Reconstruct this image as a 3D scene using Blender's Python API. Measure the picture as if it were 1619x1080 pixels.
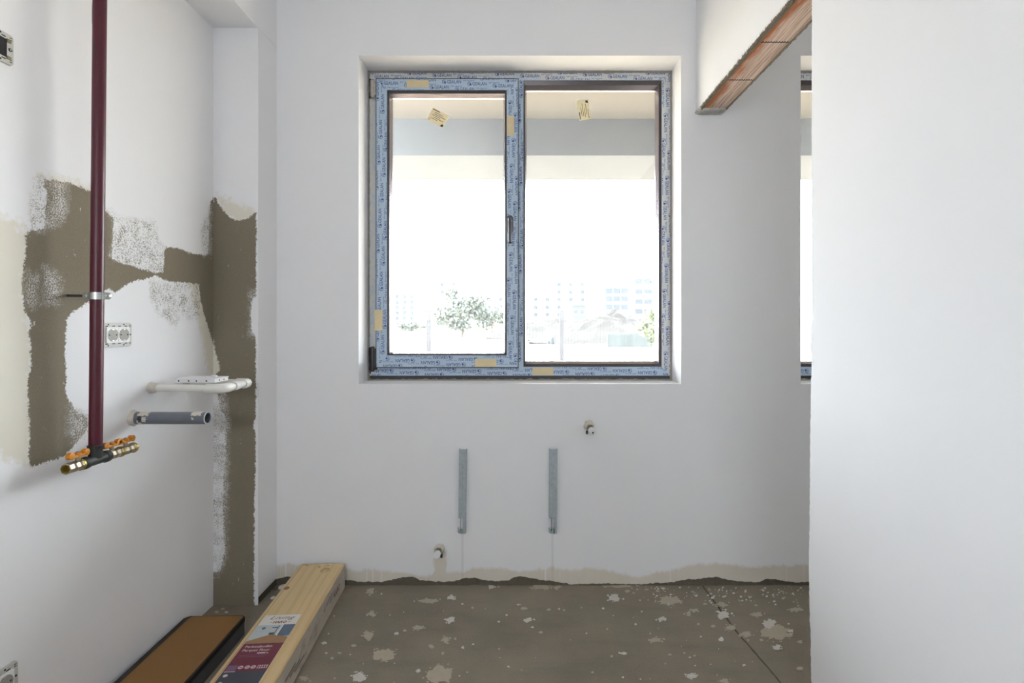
import bpy, bmesh, math, random
import numpy as np
from mathutils import Vector, Matrix, noise as mnoise

SC = bpy.context.scene
COL = SC.collection
for o in list(bpy.data.objects):
    bpy.data.objects.remove(o)

# ------------------------------------------------------------------ camera
F = 810.0                       # focal length in pixels of the 1619 px wide frame
CX, CY = 822.0, 510.0           # vanishing point of the room's depth axis
EYE = 1.177
cam = bpy.data.cameras.new('camera')
cam.sensor_fit = 'HORIZONTAL'
cam.sensor_width = 36.0
cam.lens = F / 1619.0 * 36.0
cam.shift_x = -(CX - 809.5) / 1619.0
cam.shift_y = (CY - 540.0) / 1619.0
cam.clip_start = 0.02
cam.clip_end = 2000
cam_o = bpy.data.objects.new('camera', cam)
cam_o.location = (0, 0, EYE)
cam_o.rotation_euler = (math.radians(90), 0, 0)
COL.objects.link(cam_o)
SC.camera = cam_o

# ------------------------------------------------------------------ sky and exposure
SKY = 20.6
world = bpy.data.worlds.new('overcast_sky')
SC.world = world
world.use_nodes = True
wn = world.node_tree.nodes
wn['Background'].inputs[0].default_value = (0.905, 0.955, 1.0, 1)
wn['Background'].inputs[1].default_value = SKY
world.cycles.sampling_method = 'AUTOMATIC'
SC.view_settings.view_transform = 'Standard'
SC.view_settings.look = 'None'
SC.view_settings.gamma = 1.0
SC.view_settings.use_curve_mapping = False
SC.view_settings.exposure = 0.0
cy = SC.cycles
cy.max_bounces = 10
cy.diffuse_bounces = 6
cy.glossy_bounces = 4
cy.transparent_max_bounces = 16
cy.caustics_reflective = False
cy.caustics_refractive = False
cy.use_denoising = True
cy.use_adaptive_sampling = True
cy.adaptive_threshold = 0.15
cy.adaptive_min_samples = 24
cy.sample_clamp_indirect = 6.0


def portal(name, loc, rot, sx, sy):
    l = bpy.data.lights.new(name, 'AREA')
    l.shape = 'RECTANGLE'
    l.size = sx
    l.size_y = sy
    l.cycles.is_portal = True
    o = bpy.data.objects.new(name, l)
    o.location = loc
    o.rotation_euler = rot
    COL.objects.link(o)


# ------------------------------------------------------------------ room dimensions (metres)
YB = 2.292          # face of the back wall
YBO = 2.60          # its outer face
YF = 2.442          # front of the window frames
XL = -1.276         # left wall
XR = 0.787          # partition, kitchen side
XR2 = 0.908         # partition, far side
YJ = 1.386          # end of the partition, where the doorway starts
ZL = 2.111          # underside of the lintel
ZC = 2.75           # ceiling
YREAR = -2.3
XFAR = 3.7
YP = 2.132          # front of the pilaster
XP = -1.089         # its right edge
ZBM = 2.4035        # underside of the beam along the left wall
W1 = (-0.7216, 0.7216, 0.9025, 2.371)
W2 = (1.256, 2.699, 0.9025, 2.371)
REAR = (-0.95, 0.55, 1.50, 1.98)  # unseen strip opening, added so sky light fills the back wall
REAR2 = (1.40, 2.90, 1.74, 1.98)  # second unseen opening, added to soften the shadow edge beyond the doorway
RX = math.radians(90)
portal('portal_window', (0, YBO + 0.02, 1.64), (-RX, 0, 0), 1.5, 1.5)
portal('portal_side_window', (1.98, YBO + 0.02, 1.64), (-RX, 0, 0), 1.5, 1.5)
portal('portal_rear', (-0.2, YREAR - 0.32, 1.74), (RX, 0, 0), 1.52, 0.50)
portal('portal_rear_side', (2.15, YREAR - 0.32, 1.86), (RX, 0, 0), 1.52, 0.26)



def px(x, y, Y):
    """point of the photograph on the frontal plane at depth Y -> (X, Z)"""
    return ((x - CX) * Y / F, EYE - (y - CY) * Y / F)


def px_left(x, y, X=XL):
    """point of the photograph on the left wall -> (Y, Z)"""
    Y = X * F / (x - CX)
    return (Y, EYE - (y - CY) * Y / F)


def px_floor(x, y, z=0.0):
    Y = F * (EYE - z) / (y - CY)
    return ((x - CX) * Y / F, Y)


# ------------------------------------------------------------------ materials
def lin(c):
    return tuple(((v / 255) / 12.92 if v / 255 <= 0.04045 else ((v / 255 + 0.055) / 1.055) ** 2.4) for v in c) + (1.0,)


class NT:
    def __init__(self, name):
        self.m = bpy.data.materials.new(name)
        self.m.use_nodes = True
        self.t = self.m.node_tree
        self.t.nodes.clear()
        self.out = self.n('ShaderNodeOutputMaterial')

    def n(self, kind, **kw):
        nd = self.t.nodes.new(kind)
        for k, v in kw.items():
            setattr(nd, k, v)
        return nd

    def l(self, a, b):
        self.t.links.new(a, b)

    def val(self, sock, v):
        if hasattr(v, 'is_output') or isinstance(v, bpy.types.NodeSocket):
            self.l(v, sock)
        else:
            sock.default_value = v

    def math(self, op, a, b=0.0, c=None, clamp=False):
        nd = self.n('ShaderNodeMath', operation=op, use_clamp=clamp)
        self.val(nd.inputs[0], a)
        self.val(nd.inputs[1], b)
        if c is not None:
            self.val(nd.inputs[2], c)
        return nd.outputs[0]

    def coord(self, scale=(1, 1, 1), loc=(0, 0, 0), rot=(0, 0, 0), kind='Object'):
        tc = self.n('ShaderNodeTexCoord')
        mp = self.n('ShaderNodeMapping')
        mp.inputs['Scale'].default_value = scale
        mp.inputs['Location'].default_value = loc
        mp.inputs['Rotation'].default_value = rot
        self.l(tc.outputs[kind], mp.inputs[0])
        return mp.outputs[0]

    def noise(self, scale, detail=4.0, rough=0.55, vec=None, dist=0.0):
        nd = self.n('ShaderNodeTexNoise')
        nd.inputs['Scale'].default_value = scale
        nd.inputs['Detail'].default_value = detail
        nd.inputs['Roughness'].default_value = rough
        nd.inputs['Distortion'].default_value = dist
        self.l(vec if vec is not None else self.coord(), nd.inputs['Vector'])
        return nd.outputs['Fac']

    def mix(self, fac, a, b):
        nd = self.n('ShaderNodeMix', data_type='RGBA')
        self.val(nd.inputs[0], fac)
        self.val(nd.inputs[6], a)
        self.val(nd.inputs[7], b)
        return nd.outputs[2]

    def step(self, v, lo, hi):
        nd = self.n('ShaderNodeMapRange')
        nd.clamp = True
        self.val(nd.inputs[0], v)
        nd.inputs[1].default_value = lo
        nd.inputs[2].default_value = hi
        return nd.outputs[0]

    def bump(self, h, strength=0.3, dist=0.002):
        nd = self.n('ShaderNodeBump')
        nd.inputs['Strength'].default_value = strength
        nd.inputs['Distance'].default_value = dist
        self.l(h, nd.inputs['Height'])
        return nd.outputs[0]

    def bsdf(self, color, rough=0.6, metal=0.0, normal=None, spec=0.5):
        b = self.n('ShaderNodeBsdfPrincipled')
        self.val(b.inputs['Base Color'], color)
        self.val(b.inputs['Roughness'], rough)
        b.inputs['Metallic'].default_value = metal
        b.inputs['Specular IOR Level'].default_value = spec
        if normal is not None:
            self.l(normal, b.inputs['Normal'])
        self.l(b.outputs[0], self.out.inputs[0])
        return b


def mat_plain(name, rgb, rough=0.5, metal=0.0, var=0.06, scale=40, bump=0.0, spec=0.5):
    t = NT(name)
    c = lin(rgb)
    dark = tuple(v * (1 - var * 1.6) for v in c[:3]) + (1,)
    lite = tuple(min(1, v * (1 + var)) for v in c[:3]) + (1,)
    nz = t.noise(scale)
    t.bsdf(t.mix(nz, dark, lite), rough, metal, t.bump(nz, bump, 0.001) if bump else None, spec)
    return t.m


WHITE = (238, 238, 240)
PLASTER = (132, 123, 106)


def mat_white(name, patches=False, rgb=WHITE):
    """matt wall paint; with patches it reads the wall's own signed-distance attributes"""
    t = NT(name)
    big = t.noise(1.7, 3)
    mid = t.noise(9, 4)
    fine = t.noise(260, 3)
    w = lin(rgb)
    w2 = tuple(v * 0.955 for v in w[:3]) + (1,)
    col = t.mix(t.math('MULTIPLY', t.math('ADD', big, mid), 0.5), w2, w)
    height = t.math('ADD', t.math('MULTIPLY', fine, 0.35), t.math('MULTIPLY', mid, 1.0))
    if patches:
        def attr(n):
            a = t.n('ShaderNodeAttribute', attribute_name=n)
            return a.outputs['Fac']
        edge = t.math('SUBTRACT', t.noise(55, 6, 0.7), 0.5)
        edge2 = t.math('SUBTRACT', t.noise(230, 3, 0.6), 0.5)
        cream = t.step(t.math('ADD', attr('cream'), t.math('MULTIPLY', edge, 0.10)), -0.012, 0.012)
        col = t.mix(t.math('MULTIPLY', cream, 0.8), col, lin((219, 213, 196)))
        # a rim of primer around the bare plaster
        sd = attr('bare')
        rag = t.math('ADD', t.math('MULTIPLY', edge, 0.020), t.math('MULTIPLY', edge2, 0.022))
        bare = t.step(t.math('ADD', sd, rag), -0.0012, 0.0012)
        scz = t.math('ADD', t.noise(290, 2, 0.7, t.coord((1, 1, 0.8), (3, 1, 2))), t.math('MULTIPLY', t.math('SUBTRACT', t.noise(20, 3, 0.6), 0.5), 0.35))
        scd = t.step(t.math('ADD', attr('scuff'), t.math('MULTIPLY', edge, 0.06)), -0.014, 0.014)
        bare = t.math('MULTIPLY', bare, t.math('SUBTRACT', 1.0, t.math('MULTIPLY', scd, t.math('MULTIPLY', t.step(scz, 0.46, 0.60), 0.85))))
        spz = t.math('ADD', t.noise(310, 2, 0.7), t.math('MULTIPLY', t.math('SUBTRACT', t.noise(26, 4, 0.6), 0.5), 0.42))
        spd = t.step(t.math('ADD', attr('speck'), t.math('MULTIPLY', edge, 0.05)), -0.012, 0.012)
        speck = t.math('MULTIPLY', spd, t.step(spz, 0.50, 0.62))
        # flecks of paint left on the bare plaster
        fl = t.step(t.noise(48, 5, 0.75, t.coord((1, 1, 0.40))), 0.675, 0.69)
        bare = t.math('MULTIPLY', bare, t.math('SUBTRACT', 1.0, t.math('MULTIPLY', fl, 0.75)))
        mask = t.math('MAXIMUM', bare, t.math('MULTIPLY', speck, 0.9))
        pz = t.noise(480, 3, 0.75)
        pm = t.noise(12, 4)
        p = lin(PLASTER)
        pc = t.mix(pz, tuple(v * 0.55 for v in p[:3]) + (1,), tuple(v * 1.45 for v in p[:3]) + (1,))
        pc = t.mix(t.math('MULTIPLY', pm, 0.35), pc, lin((120, 112, 98)))
        col = t.mix(mask, col, pc)
        height = t.math('ADD', height, t.math('MULTIPLY', t.math('SUBTRACT', 1.0, mask), 2.0))
        height = t.math('ADD', height, t.math('MULTIPLY', t.math('MULTIPLY', mask, pz), 1.0))
    t.bsdf(col, 0.85, 0, t.bump(height, 0.35, 0.0012) if patches else None, 0.25)
    return t.m


def mat_back_wall():
    """white paint, primer showing along the foot, drips and wear"""
    t = NT('white_paint_back_wall')
    tc = t.n('ShaderNodeTexCoord')
    sep = t.n('ShaderNodeSeparateXYZ')
    t.l(tc.outputs['Object'], sep.inputs[0])
    x, z = sep.outputs[0], sep.outputs[2]
    big, mid, fine = t.noise(1.7, 3), t.noise(9, 4), t.noise(260, 3)
    w = lin(WHITE)
    col = t.mix(t.math('MULTIPLY', t.math('ADD', big, mid), 0.5), tuple(v * 0.955 for v in w[:3]) + (1,), w)
    # primer band at the foot of the wall
    nx = t.noise(3.2, 3, 0.5, t.coord((1, 1, 0.4)))
    nf = t.noise(60, 4, 0.6, t.coord((1, 1, 0.5)))
    lim = t.math('ADD', t.math('MULTIPLY', t.math('SUBTRACT', nx, 0.42), 0.16), t.math('MULTIPLY', t.math('SUBTRACT', nf, 0.5), 0.03))
    lim = t.math('ADD', lim, 0.060)
    band = t.step(t.math('SUBTRACT', lim, z), -0.006, 0.008)
    # primer around the lower pipe stub
    dx = t.math('ABSOLUTE', t.math('ADD', x, 0.358))
    st = t.math('MULTIPLY', t.step(t.math('ADD', t.math('SUBTRACT', 0.030, dx), t.math('MULTIPLY', t.math('SUBTRACT', nf, 0.5), 0.05)), -0.003, 0.006),
                t.step(t.math('SUBTRACT', 0.165, z), 0.0, 0.02))
    band = t.math('MAXIMUM', band, st)
    # white drips running over it
    dr = t.noise(75, 1, 0.4, t.coord((1, 1, 0.012)))
    drip = t.math('MULTIPLY', t.step(dr, 0.60, 0.63), t.step(t.noise(2.6, 2, 0.5, t.coord((1, 1, 0), (5, 0, 0))), 0.52, 0.60))
    band = t.math('MULTIPLY', band, t.math('SUBTRACT', 1.0, drip))
    col = t.mix(t.math('MULTIPLY', band, 0.9), col, t.mix(mid, lin((208, 199, 184)), lin((224, 216, 203))))
    # faint grey run marks under the brackets
    for bx in (-0.257, 0.146):
        d = t.math('ABSOLUTE', t.math('SUBTRACT', x, bx))
        r = t.math('MULTIPLY', t.step(t.math('SUBTRACT', 0.007, d), 0, 0.004), t.step(t.math('SUBTRACT', 0.245, z), 0.0, 0.01))
        col = t.mix(t.math('MULTIPLY', r, 0.22), col, lin((176, 176, 168)))
    t.bsdf(col, 0.85, 0, t.bump(fine, 0.2, 0.0008), 0.25)
    return t.m


def mat_concrete():
    t = NT('dusty_concrete_screed')
    big, mid, fine = t.noise(2.2, 5, 0.6), t.noise(14, 6, 0.65), t.noise(420, 3, 0.7)
    st = t.noise(6, 5, 0.6, t.coord((0.6, 2.2, 1), rot=(0, 0, 0.5)))
    c = t.mix(t.step(big, 0.3, 0.7), lin((130, 121, 109)), lin((154, 145, 131)))
    c = t.mix(t.math('MULTIPLY', t.step(mid, 0.35, 0.75), 0.45), c, lin((146, 134, 116)))
    c = t.mix(t.math('MULTIPLY', t.step(st, 0.5, 0.75), 0.4), c, lin((116, 112, 100)))
    c = t.mix(t.math('MULTIPLY', t.step(fine, 0.42, 0.70), 0.42), c, lin((92, 87, 77)))
    c = t.mix(t.math('MULTIPLY', t.step(t.noise(240, 4, 0.7, t.coord((1, 1, 1), (7, 3, 0))), 0.50, 0.72), 0.35), c, lin((176, 168, 154)))
    c = t.mix(t.math('MULTIPLY', t.step(t.noise(3.6, 5, 0.65, t.coord((1, 1, 1), (2, 9, 0))), 0.45, 0.70), 0.35), c, lin((122, 120, 106)))
    lightspots = t.step(t.noise(31, 5, 0.72), 0.68, 0.74)
    c = t.mix(t.math('MULTIPLY', lightspots, 0.35), c, lin((186, 178, 160)))
    h = t.math('ADD', mid, t.math('MULTIPLY', fine, 0.6))
    t.bsdf(c, 0.9, 0, t.bump(h, 0.4, 0.002), 0.2)
    return t.m


def mat_mortar(name, rgb):
    t = NT(name)
    a, b = t.noise(60, 5, 0.7), t.noise(380, 3, 0.7)
    c = lin(rgb)
    col = t.mix(a, tuple(v * 0.6 for v in c[:3]) + (1,), tuple(v * 1.3 for v in c[:3]) + (1,))
    t.bsdf(col, 0.95, 0, t.bump(t.math('ADD', a, b), 0.8, 0.004), 0.15)
    return t.m


def mat_brick():
    t = NT('striated_hollow_brick')
    tc = t.n('ShaderNodeTexCoord')
    sep = t.n('ShaderNodeSeparateXYZ')
    t.l(tc.outputs['Object'], sep.inputs[0])
    s = t.noise(150, 4, 0.65, t.coord((1, 0.03, 1)))
    b = t.noise(8, 4, 0.6, t.coord((3.0, 0.8, 1)))
    e = t.math('ADD', t.math('MULTIPLY', t.math('SUBTRACT', sep.outputs[0], 0.800), 16.0), t.math('MULTIPLY', t.math('SUBTRACT', b, 0.5), 1.6))
    c = t.mix(t.step(e, 0.10, 0.55), lin((190, 118, 74)), lin((220, 200, 188)))
    c = t.mix(t.math('MULTIPLY', t.step(s, 0.40, 0.62), 0.6), c, lin((138, 106, 90)))
    t.bsdf(c, 0.9, 0, t.bump(s, 0.7, 0.003), 0.15)
    return t.m


def mat_pine(name='pine_printed_wrap', c1=(208, 180, 132), c2=(226, 204, 160), c3=(184, 150, 102)):
    t = NT(name)
    v = t.coord((9.0, 0.9, 9.0))
    d = t.noise(2.4, 3, 0.5, v)
    wv = t.n('ShaderNodeTexWave', wave_type='BANDS', bands_direction='X')
    wv.inputs['Scale'].default_value = 0.9
    wv.inputs['Distortion'].default_value = 9.0
    wv.inputs['Detail'].default_value = 3.0
    wv.inputs['Detail Scale'].default_value = 1.2
    t.l(v, wv.inputs['Vector'])
    fine = t.noise(260, 3, 0.6, t.coord((1, 0.04, 1)))
    c = t.mix(d, lin(c1), lin(c2))
    c = t.mix(t.math('MULTIPLY', t.step(wv.outputs['Fac'], 0.55, 1.0), 0.32), c, lin(c3))
    c = t.mix(t.math('MULTIPLY', fine, 0.25), c, lin(c3))
    t.bsdf(c, 0.5, 0, None, 0.4)
    return t.m


def mat_grey_side():
    t = NT('grey_wood_printed_wrap')
    g = t.noise(30, 5, 0.65, t.coord((1, 0.08, 1)))
    s = t.noise(5, 4, 0.6, t.coord((1, 1.4, 3)))
    c = t.mix(g, lin((176, 168, 156)), lin((208, 200, 187)))
    c = t.mix(t.math('MULTIPLY', t.step(s, 0.58, 0.72), 0.5), c, lin((112, 96, 84)))
    t.bsdf(c, 0.5, 0, None, 0.4)
    return t.m


def mat_film(name='blue_protective_film', smear=0.25, tint=(176, 197, 217)):
    t = NT(name)
    sm = t.noise(22, 6, 0.75)
    s2 = t.noise(90, 4, 0.7)
    c = t.mix(t.noise(8, 3), lin(tint), lin((186, 203, 219)))
    lo = 0.72 - smear * 0.5
    c = t.mix(t.math('MULTIPLY', t.step(t.math('ADD', t.math('MULTIPLY', sm, 0.7), t.math('MULTIPLY', s2, 0.3)), lo, lo + 0.1), 0.85), c, lin((214, 214, 211)))
    t.bsdf(c, 0.38, 0, None, 0.5)
    return t.m


def mat_glass():
    t = NT('dusty_window_glass')
    tr = t.n('ShaderNodeBsdfTransparent')
    tr.inputs[0].default_value = (0.97, 0.98, 0.975, 1)
    tl = t.n('ShaderNodeBsdfTranslucent')
    tl.inputs[0].default_value = (0.95, 0.96, 0.97, 1)
    dust = t.noise(2.2, 5, 0.65, t.coord((1.6, 1, 0.55)))
    f = t.math('ADD', 0.010, t.math('MULTIPLY', t.step(dust, 0.30, 0.9), 0.016))
    m1 = t.n('ShaderNodeMixShader')
    t.l(f, m1.inputs[0])
    t.l(tr.outputs[0], m1.inputs[1])
    t.l(tl.outputs[0], m1.inputs[2])
    gl = t.n('ShaderNodeBsdfGlossy')
    gl.inputs['Roughness'].default_value = 0.02
    lw = t.n('ShaderNodeLayerWeight')
    lw.inputs[0].default_value = 0.5
    f5 = t.math('POWER', lw.outputs['Facing'], 5.0)
    fr = t.math('ADD', 0.03, t.math('MULTIPLY', f5, 0.6))
    m2 = t.n('ShaderNodeMixShader')
    t.l(fr, m2.inputs[0])
    t.l(m1.outputs[0], m2.inputs[1])
    t.l(gl.outputs[0], m2.inputs[2])
    t.l(m2.outputs[0], t.out.inputs[0])
    return t.m


def mat_paper():
    t = NT('cream_paper_sticker')
    c = t.mix(t.noise(40), lin((222, 214, 188)), lin((232, 226, 204)))
    d = t.n('ShaderNodeBsdfDiffuse')
    tl = t.n('ShaderNodeBsdfTranslucent')
    t.l(c, d.inputs[0])
    t.l(c, tl.inputs[0])
    m = t.n('ShaderNodeMixShader')
    m.inputs[0].default_value = 0.34
    t.l(d.outputs[0], m.inputs[1])
    t.l(tl.outputs[0], m.inputs[2])
    t.l(m.outputs[0], t.out.inputs[0])
    return t.m


def mat_pvc_grey():
    t = NT('grey_pvc_with_plaster_smears')
    nz = t.noise(26, 4, 0.6)
    c = t.mix(nz, lin((92, 97, 106)), lin((112, 117, 126)))
    t.bsdf(c, 0.4, 0, None, 0.5)
    return t.m


M = {
    'white': mat_white('white_wall_paint'),
    'patch': mat_white('patchy_white_paint_on_plaster', True),
    'back': mat_back_wall(),
    'floor': mat_concrete(),
    'mortar': mat_mortar('dark_bare_mortar', (112, 105, 92)),
    'lintel_mortar': mat_mortar('grey_lintel_mortar', (140, 130, 116)),
    'splat': mat_plain('dried_plaster_splatter', (178, 168, 150), 0.9, var=0.10, scale=60, bump=0.3),
    'splat_white': mat_plain('dried_paint_splatter', (204, 200, 192), 0.8, var=0.08, scale=60),
    'brick': mat_brick(),
    'frame': mat_plain('anthracite_window_profile', (56, 54, 56), 0.35, var=0.1),
    'bead': mat_plain('anthracite_glazing_bead', (66, 62, 66), 0.25, var=0.05),
    'film': mat_film(),
    'film_dirty': mat_film('plaster_smeared_film', 0.62, (196, 204, 212)),
    'print': mat_plain('blue_film_print', (58, 78, 150), 0.5),
    'fineprint': mat_plain('pale_blue_film_print', (126, 146, 190), 0.5),
    'tape': mat_plain('cream_masking_tape', (222, 205, 165), 0.7),
    'sticker': mat_paper(),
    'ink': mat_plain('black_print', (52, 50, 48), 0.6),
    'glass': mat_glass(),
    'handle': mat_plain('dark_grey_handle', (62, 62, 70), 0.3),
    'seal': mat_plain('pale_spacer_bar', (146, 138, 142), 0.22, 0.75),
    'red': mat_plain('dark_red_pipe_paint', (78, 10, 32), 0.36, var=0.14, scale=30),
    'chipped': mat_plain('grey_filler_on_pipe', (170, 172, 166), 0.8),
    'zinc': mat_plain('bright_zinc', (196, 198, 196), 0.3, 0.9, var=0.08),
    'zinc_dull': mat_plain('dull_galvanised_steel', (176, 186, 190), 0.5, 0.25, var=0.2, scale=55),
    'iron': mat_plain('black_cast_iron', (62, 64, 62), 0.5, 0.3, var=0.2, bump=0.2),
    'nickel': mat_plain('worn_nickel_brass', (176, 164, 142), 0.35, 0.7, var=0.25, scale=120),
    'brass': mat_plain('yellow_brass', (170, 148, 70), 0.35, 0.75, var=0.15),
    'brass_dirty': mat_plain('dirty_brass', (128, 120, 88), 0.5, 0.5, var=0.3, scale=120),
    'hole': mat_plain('dark_recess', (24, 22, 22), 0.8),
    'yellow': mat_plain('yellow_valve_handle', (206, 130, 18), 0.42, var=0.12),
    'ppr': mat_plain('white_plastic_pipe', (226, 224, 218), 0.4, var=0.05),
    'ppr_dirty': mat_plain('plaster_caked_pipe_end', (214, 207, 196), 0.9, var=0.2, scale=90, bump=0.5),
    'pvc': mat_pvc_grey(),
    'plastic': mat_plain('white_electrical_plastic', (230, 230, 232), 0.4, var=0.03),
    'plastic_grey': mat_plain('pale_grey_socket_plastic', (190, 190, 184), 0.4, var=0.03),
    'socket_face': mat_plain('grey_socket_well', (158, 156, 148), 0.5, var=0.05),
    'pine': mat_pine(),
    'grey_side': mat_grey_side(),
    'maroon': mat_plain('maroon_print', (112, 44, 60), 0.45, var=0.1),
    'slate': mat_plain('slate_print', (66, 72, 82), 0.45, var=0.1),
    'label_white': mat_plain('white_label_paper', (222, 218, 212), 0.5),
    'label_wood': mat_plain('brown_floor_print', (160, 124, 88), 0.45, var=0.15),
    'label_sky': mat_plain('pale_grey_room_print', (186, 196, 200), 0.45, var=0.12, scale=90),
    'label_blue': mat_plain('blue_curtain_print', (88, 108, 132), 0.45, var=0.12),
    'label_pale': mat_plain('pale_print', (214, 200, 204), 0.45),
    'label_violet': mat_plain('violet_print', (120, 92, 128), 0.45),
    'brown': mat_plain('brown_hardboard', (134, 96, 50), 0.6, var=0.06, scale=200),
    'black_trim': mat_plain('black_edge_tape', (30, 26, 24), 0.45),
    'black_film': mat_plain('dark_grey_wrap', (84, 84, 88), 0.4, var=0.3, scale=9),
    'soffit': mat_plain('beige_roughcast_soffit', (118, 113, 106), 0.9, var=0.08, scale=30, bump=0.3),
    'grey_render': mat_plain('pale_grey_render', (104, 107, 110), 0.9, var=0.06, scale=9),
    'ground': mat_plain('pale_dry_ground', (168, 155, 136), 0.95, var=0.15, scale=0.6),
    'earth': mat_plain('heaped_earth', (48, 46, 44), 0.95, var=0.25, scale=0.9, bump=0.5),
    'leaf': mat_plain('dusty_green_foliage', (96, 105, 98), 0.7, var=0.25, scale=3),
    'leaf_bright': mat_plain('fresh_green_foliage', (108, 120, 92), 0.7, var=0.25, scale=3),
    'bark': mat_plain('grey_brown_bark', (92, 82, 74), 0.9),
    'facade': mat_plain('pale_facade', (126, 124, 120), 0.9),
    'facade_warm': mat_plain('cream_facade', (130, 124, 114), 0.9),
    'pane_far': mat_plain('far_window_glass', (64, 70, 76), 0.6, spec=0.05),
    'post': mat_plain('grey_fence_post', (66, 66, 70), 0.7),
    'sheeting': mat_plain('grey_green_sheeting', (56, 64, 66), 0.7, var=0.2, scale=3),
    'rear_frame': mat_plain('anthracite_added_window_frame', (56, 54, 56), 0.4),
    'roof': mat_plain('grey_roof', (150, 150, 150), 0.9),
}


# ------------------------------------------------------------------ mesh helpers
def make(name, bm, mat, parent=None, smooth=False):
    me = bpy.data.meshes.new(name)
    bm.normal_update()
    bm.to_mesh(me)
    bm.free()
    if smooth:
        me.polygons.foreach_set('use_smooth', [True] * len(me.polygons))
    o = bpy.data.objects.new(name, me)
    COL.objects.link(o)
    if mat is not None:
        for m in (mat if isinstance(mat, (list, tuple)) else [mat]):
            me.materials.append(M[m] if isinstance(m, str) else m)
    if parent is not None:
        o.parent = parent
    return o


def empty(name, loc=(0, 0, 0), rot=(0, 0, 0), parent=None):
    o = bpy.data.objects.new(name, None)
    o.empty_display_size = 0.05
    o.location = loc
    o.rotation_euler = rot
    COL.objects.link(o)
    if parent is not None:
        o.parent = parent
    return o


def tag(o, label, cat, group=None):
    o['label'] = label
    o['category'] = cat
    if group:
        o['group'] = group
    return o


def struct(o, label=None):
    o['kind'] = 'structure'
    if label:
        o['label'] = label
    return o


def add_box(bm, x0, x1, y0, y1, z0, z1, bevel=0.0, seg=2):
    vs = [bm.verts.new(p) for p in ((x0, y0, z0), (x1, y0, z0), (x1, y1, z0), (x0, y1, z0),
                                    (x0, y0, z1), (x1, y0, z1), (x1, y1, z1), (x0, y1, z1))]
    fs = [bm.faces.new([vs[i] for i in q]) for q in ((3, 2, 1, 0), (4, 5, 6, 7), (0, 1, 5, 4), (1, 2, 6, 5), (2, 3, 7, 6), (3, 0, 4, 7))]
    if bevel:
        es = list({e for f in fs for e in f.edges})
        bmesh.ops.bevel(bm, geom=es, offset=bevel, segments=seg, profile=0.5, affect='EDGES')


def box(name, x0, x1, y0, y1, z0, z1, mat, parent=None, bevel=0.0, seg=2, smooth=False):
    bm = bmesh.new()
    add_box(bm, x0, x1, y0, y1, z0, z1, bevel, seg)
    return make(name, bm, mat, parent, smooth)


def frame_of(d):
    d = Vector(d).normalized()
    up = Vector((0, 0, 1)) if abs(d.z) < 0.9 else Vector((1, 0, 0))
    a = d.cross(up).normalized()
    return d, a, d.cross(a).normalized()


def add_lathe(bm, p, axis, prof, seg=20, cap0=True, cap1=True, jitter=0.0, rnd=None):
    """prof: list of (distance along axis, radius)"""
    d, a, b = frame_of(axis)
    p = Vector(p)
    rings = []
    for (t, r) in prof:
        ring = []
        for i in range(seg):
            an = 2 * math.pi * i / seg
            rr = r * (1 + (rnd.uniform(-jitter, jitter) if jitter else 0))
            ring.append(bm.verts.new(p + d * t + (a * math.cos(an) + b * math.sin(an)) * rr))
        rings.append(ring)
    for k in range(len(rings) - 1):
        for i in range(seg):
            j = (i + 1) % seg
            bm.faces.new((rings[k][j], rings[k][i], rings[k + 1][i], rings[k + 1][j]))
    if cap0:
        bm.faces.new(rings[0])
    if cap1:
        bm.faces.new(list(reversed(rings[-1])))


def lathe(name, p, axis, prof, mat, parent=None, seg=20, cap0=True, cap1=True, smooth=True, jitter=0.0, rnd=None):
    bm = bmesh.new()
    add_lathe(bm, p, axis, prof, seg, cap0, cap1, jitter, rnd)
    o = make(name, bm, mat, parent, smooth)
    if smooth:
        auto_smooth(o)
    return o


def auto_smooth(o, ang=40):
    me = o.data
    me.polygons.foreach_set('use_smooth', [True] * len(me.polygons))
    bm = bmesh.new()
    bm.from_mesh(me)
    lim = math.radians(ang)
    for e in bm.edges:
        if len(e.link_faces) == 2 and e.calc_face_angle(0) > lim:
            e.smooth = False
    bm.to_mesh(me)
    bm.free()


def tube(name, pts, r, mat, parent=None, seg=16):
    """round tube along a polyline"""
    bm = bmesh.new()
    pts = [Vector(p) for p in pts]
    rings = []
    d0, a, b = frame_of(pts[1] - pts[0])
    for i, p in enumerate(pts):
        t = (pts[min(i + 1, len(pts) - 1)] - pts[max(i - 1, 0)]).normalized()
        a = (a - t * a.dot(t)).normalized()
        b = t.cross(a).normalized()
        rr = r[i] if isinstance(r, (list, tuple)) else r
        rings.append([bm.verts.new(p + (a * math.cos(2 * math.pi * k / seg) + b * math.sin(2 * math.pi * k / seg)) * rr) for k in range(seg)])
    for k in range(len(rings) - 1):
        for i in range(seg):
            j = (i + 1) % seg
            bm.faces.new((rings[k][i], rings[k][j], rings[k + 1][j], rings[k + 1][i]))
    bm.faces.new(list(reversed(rings[0])))
    bm.faces.new(rings[-1])
    o = make(name, bm, mat, parent)
    auto_smooth(o)
    return o


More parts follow.
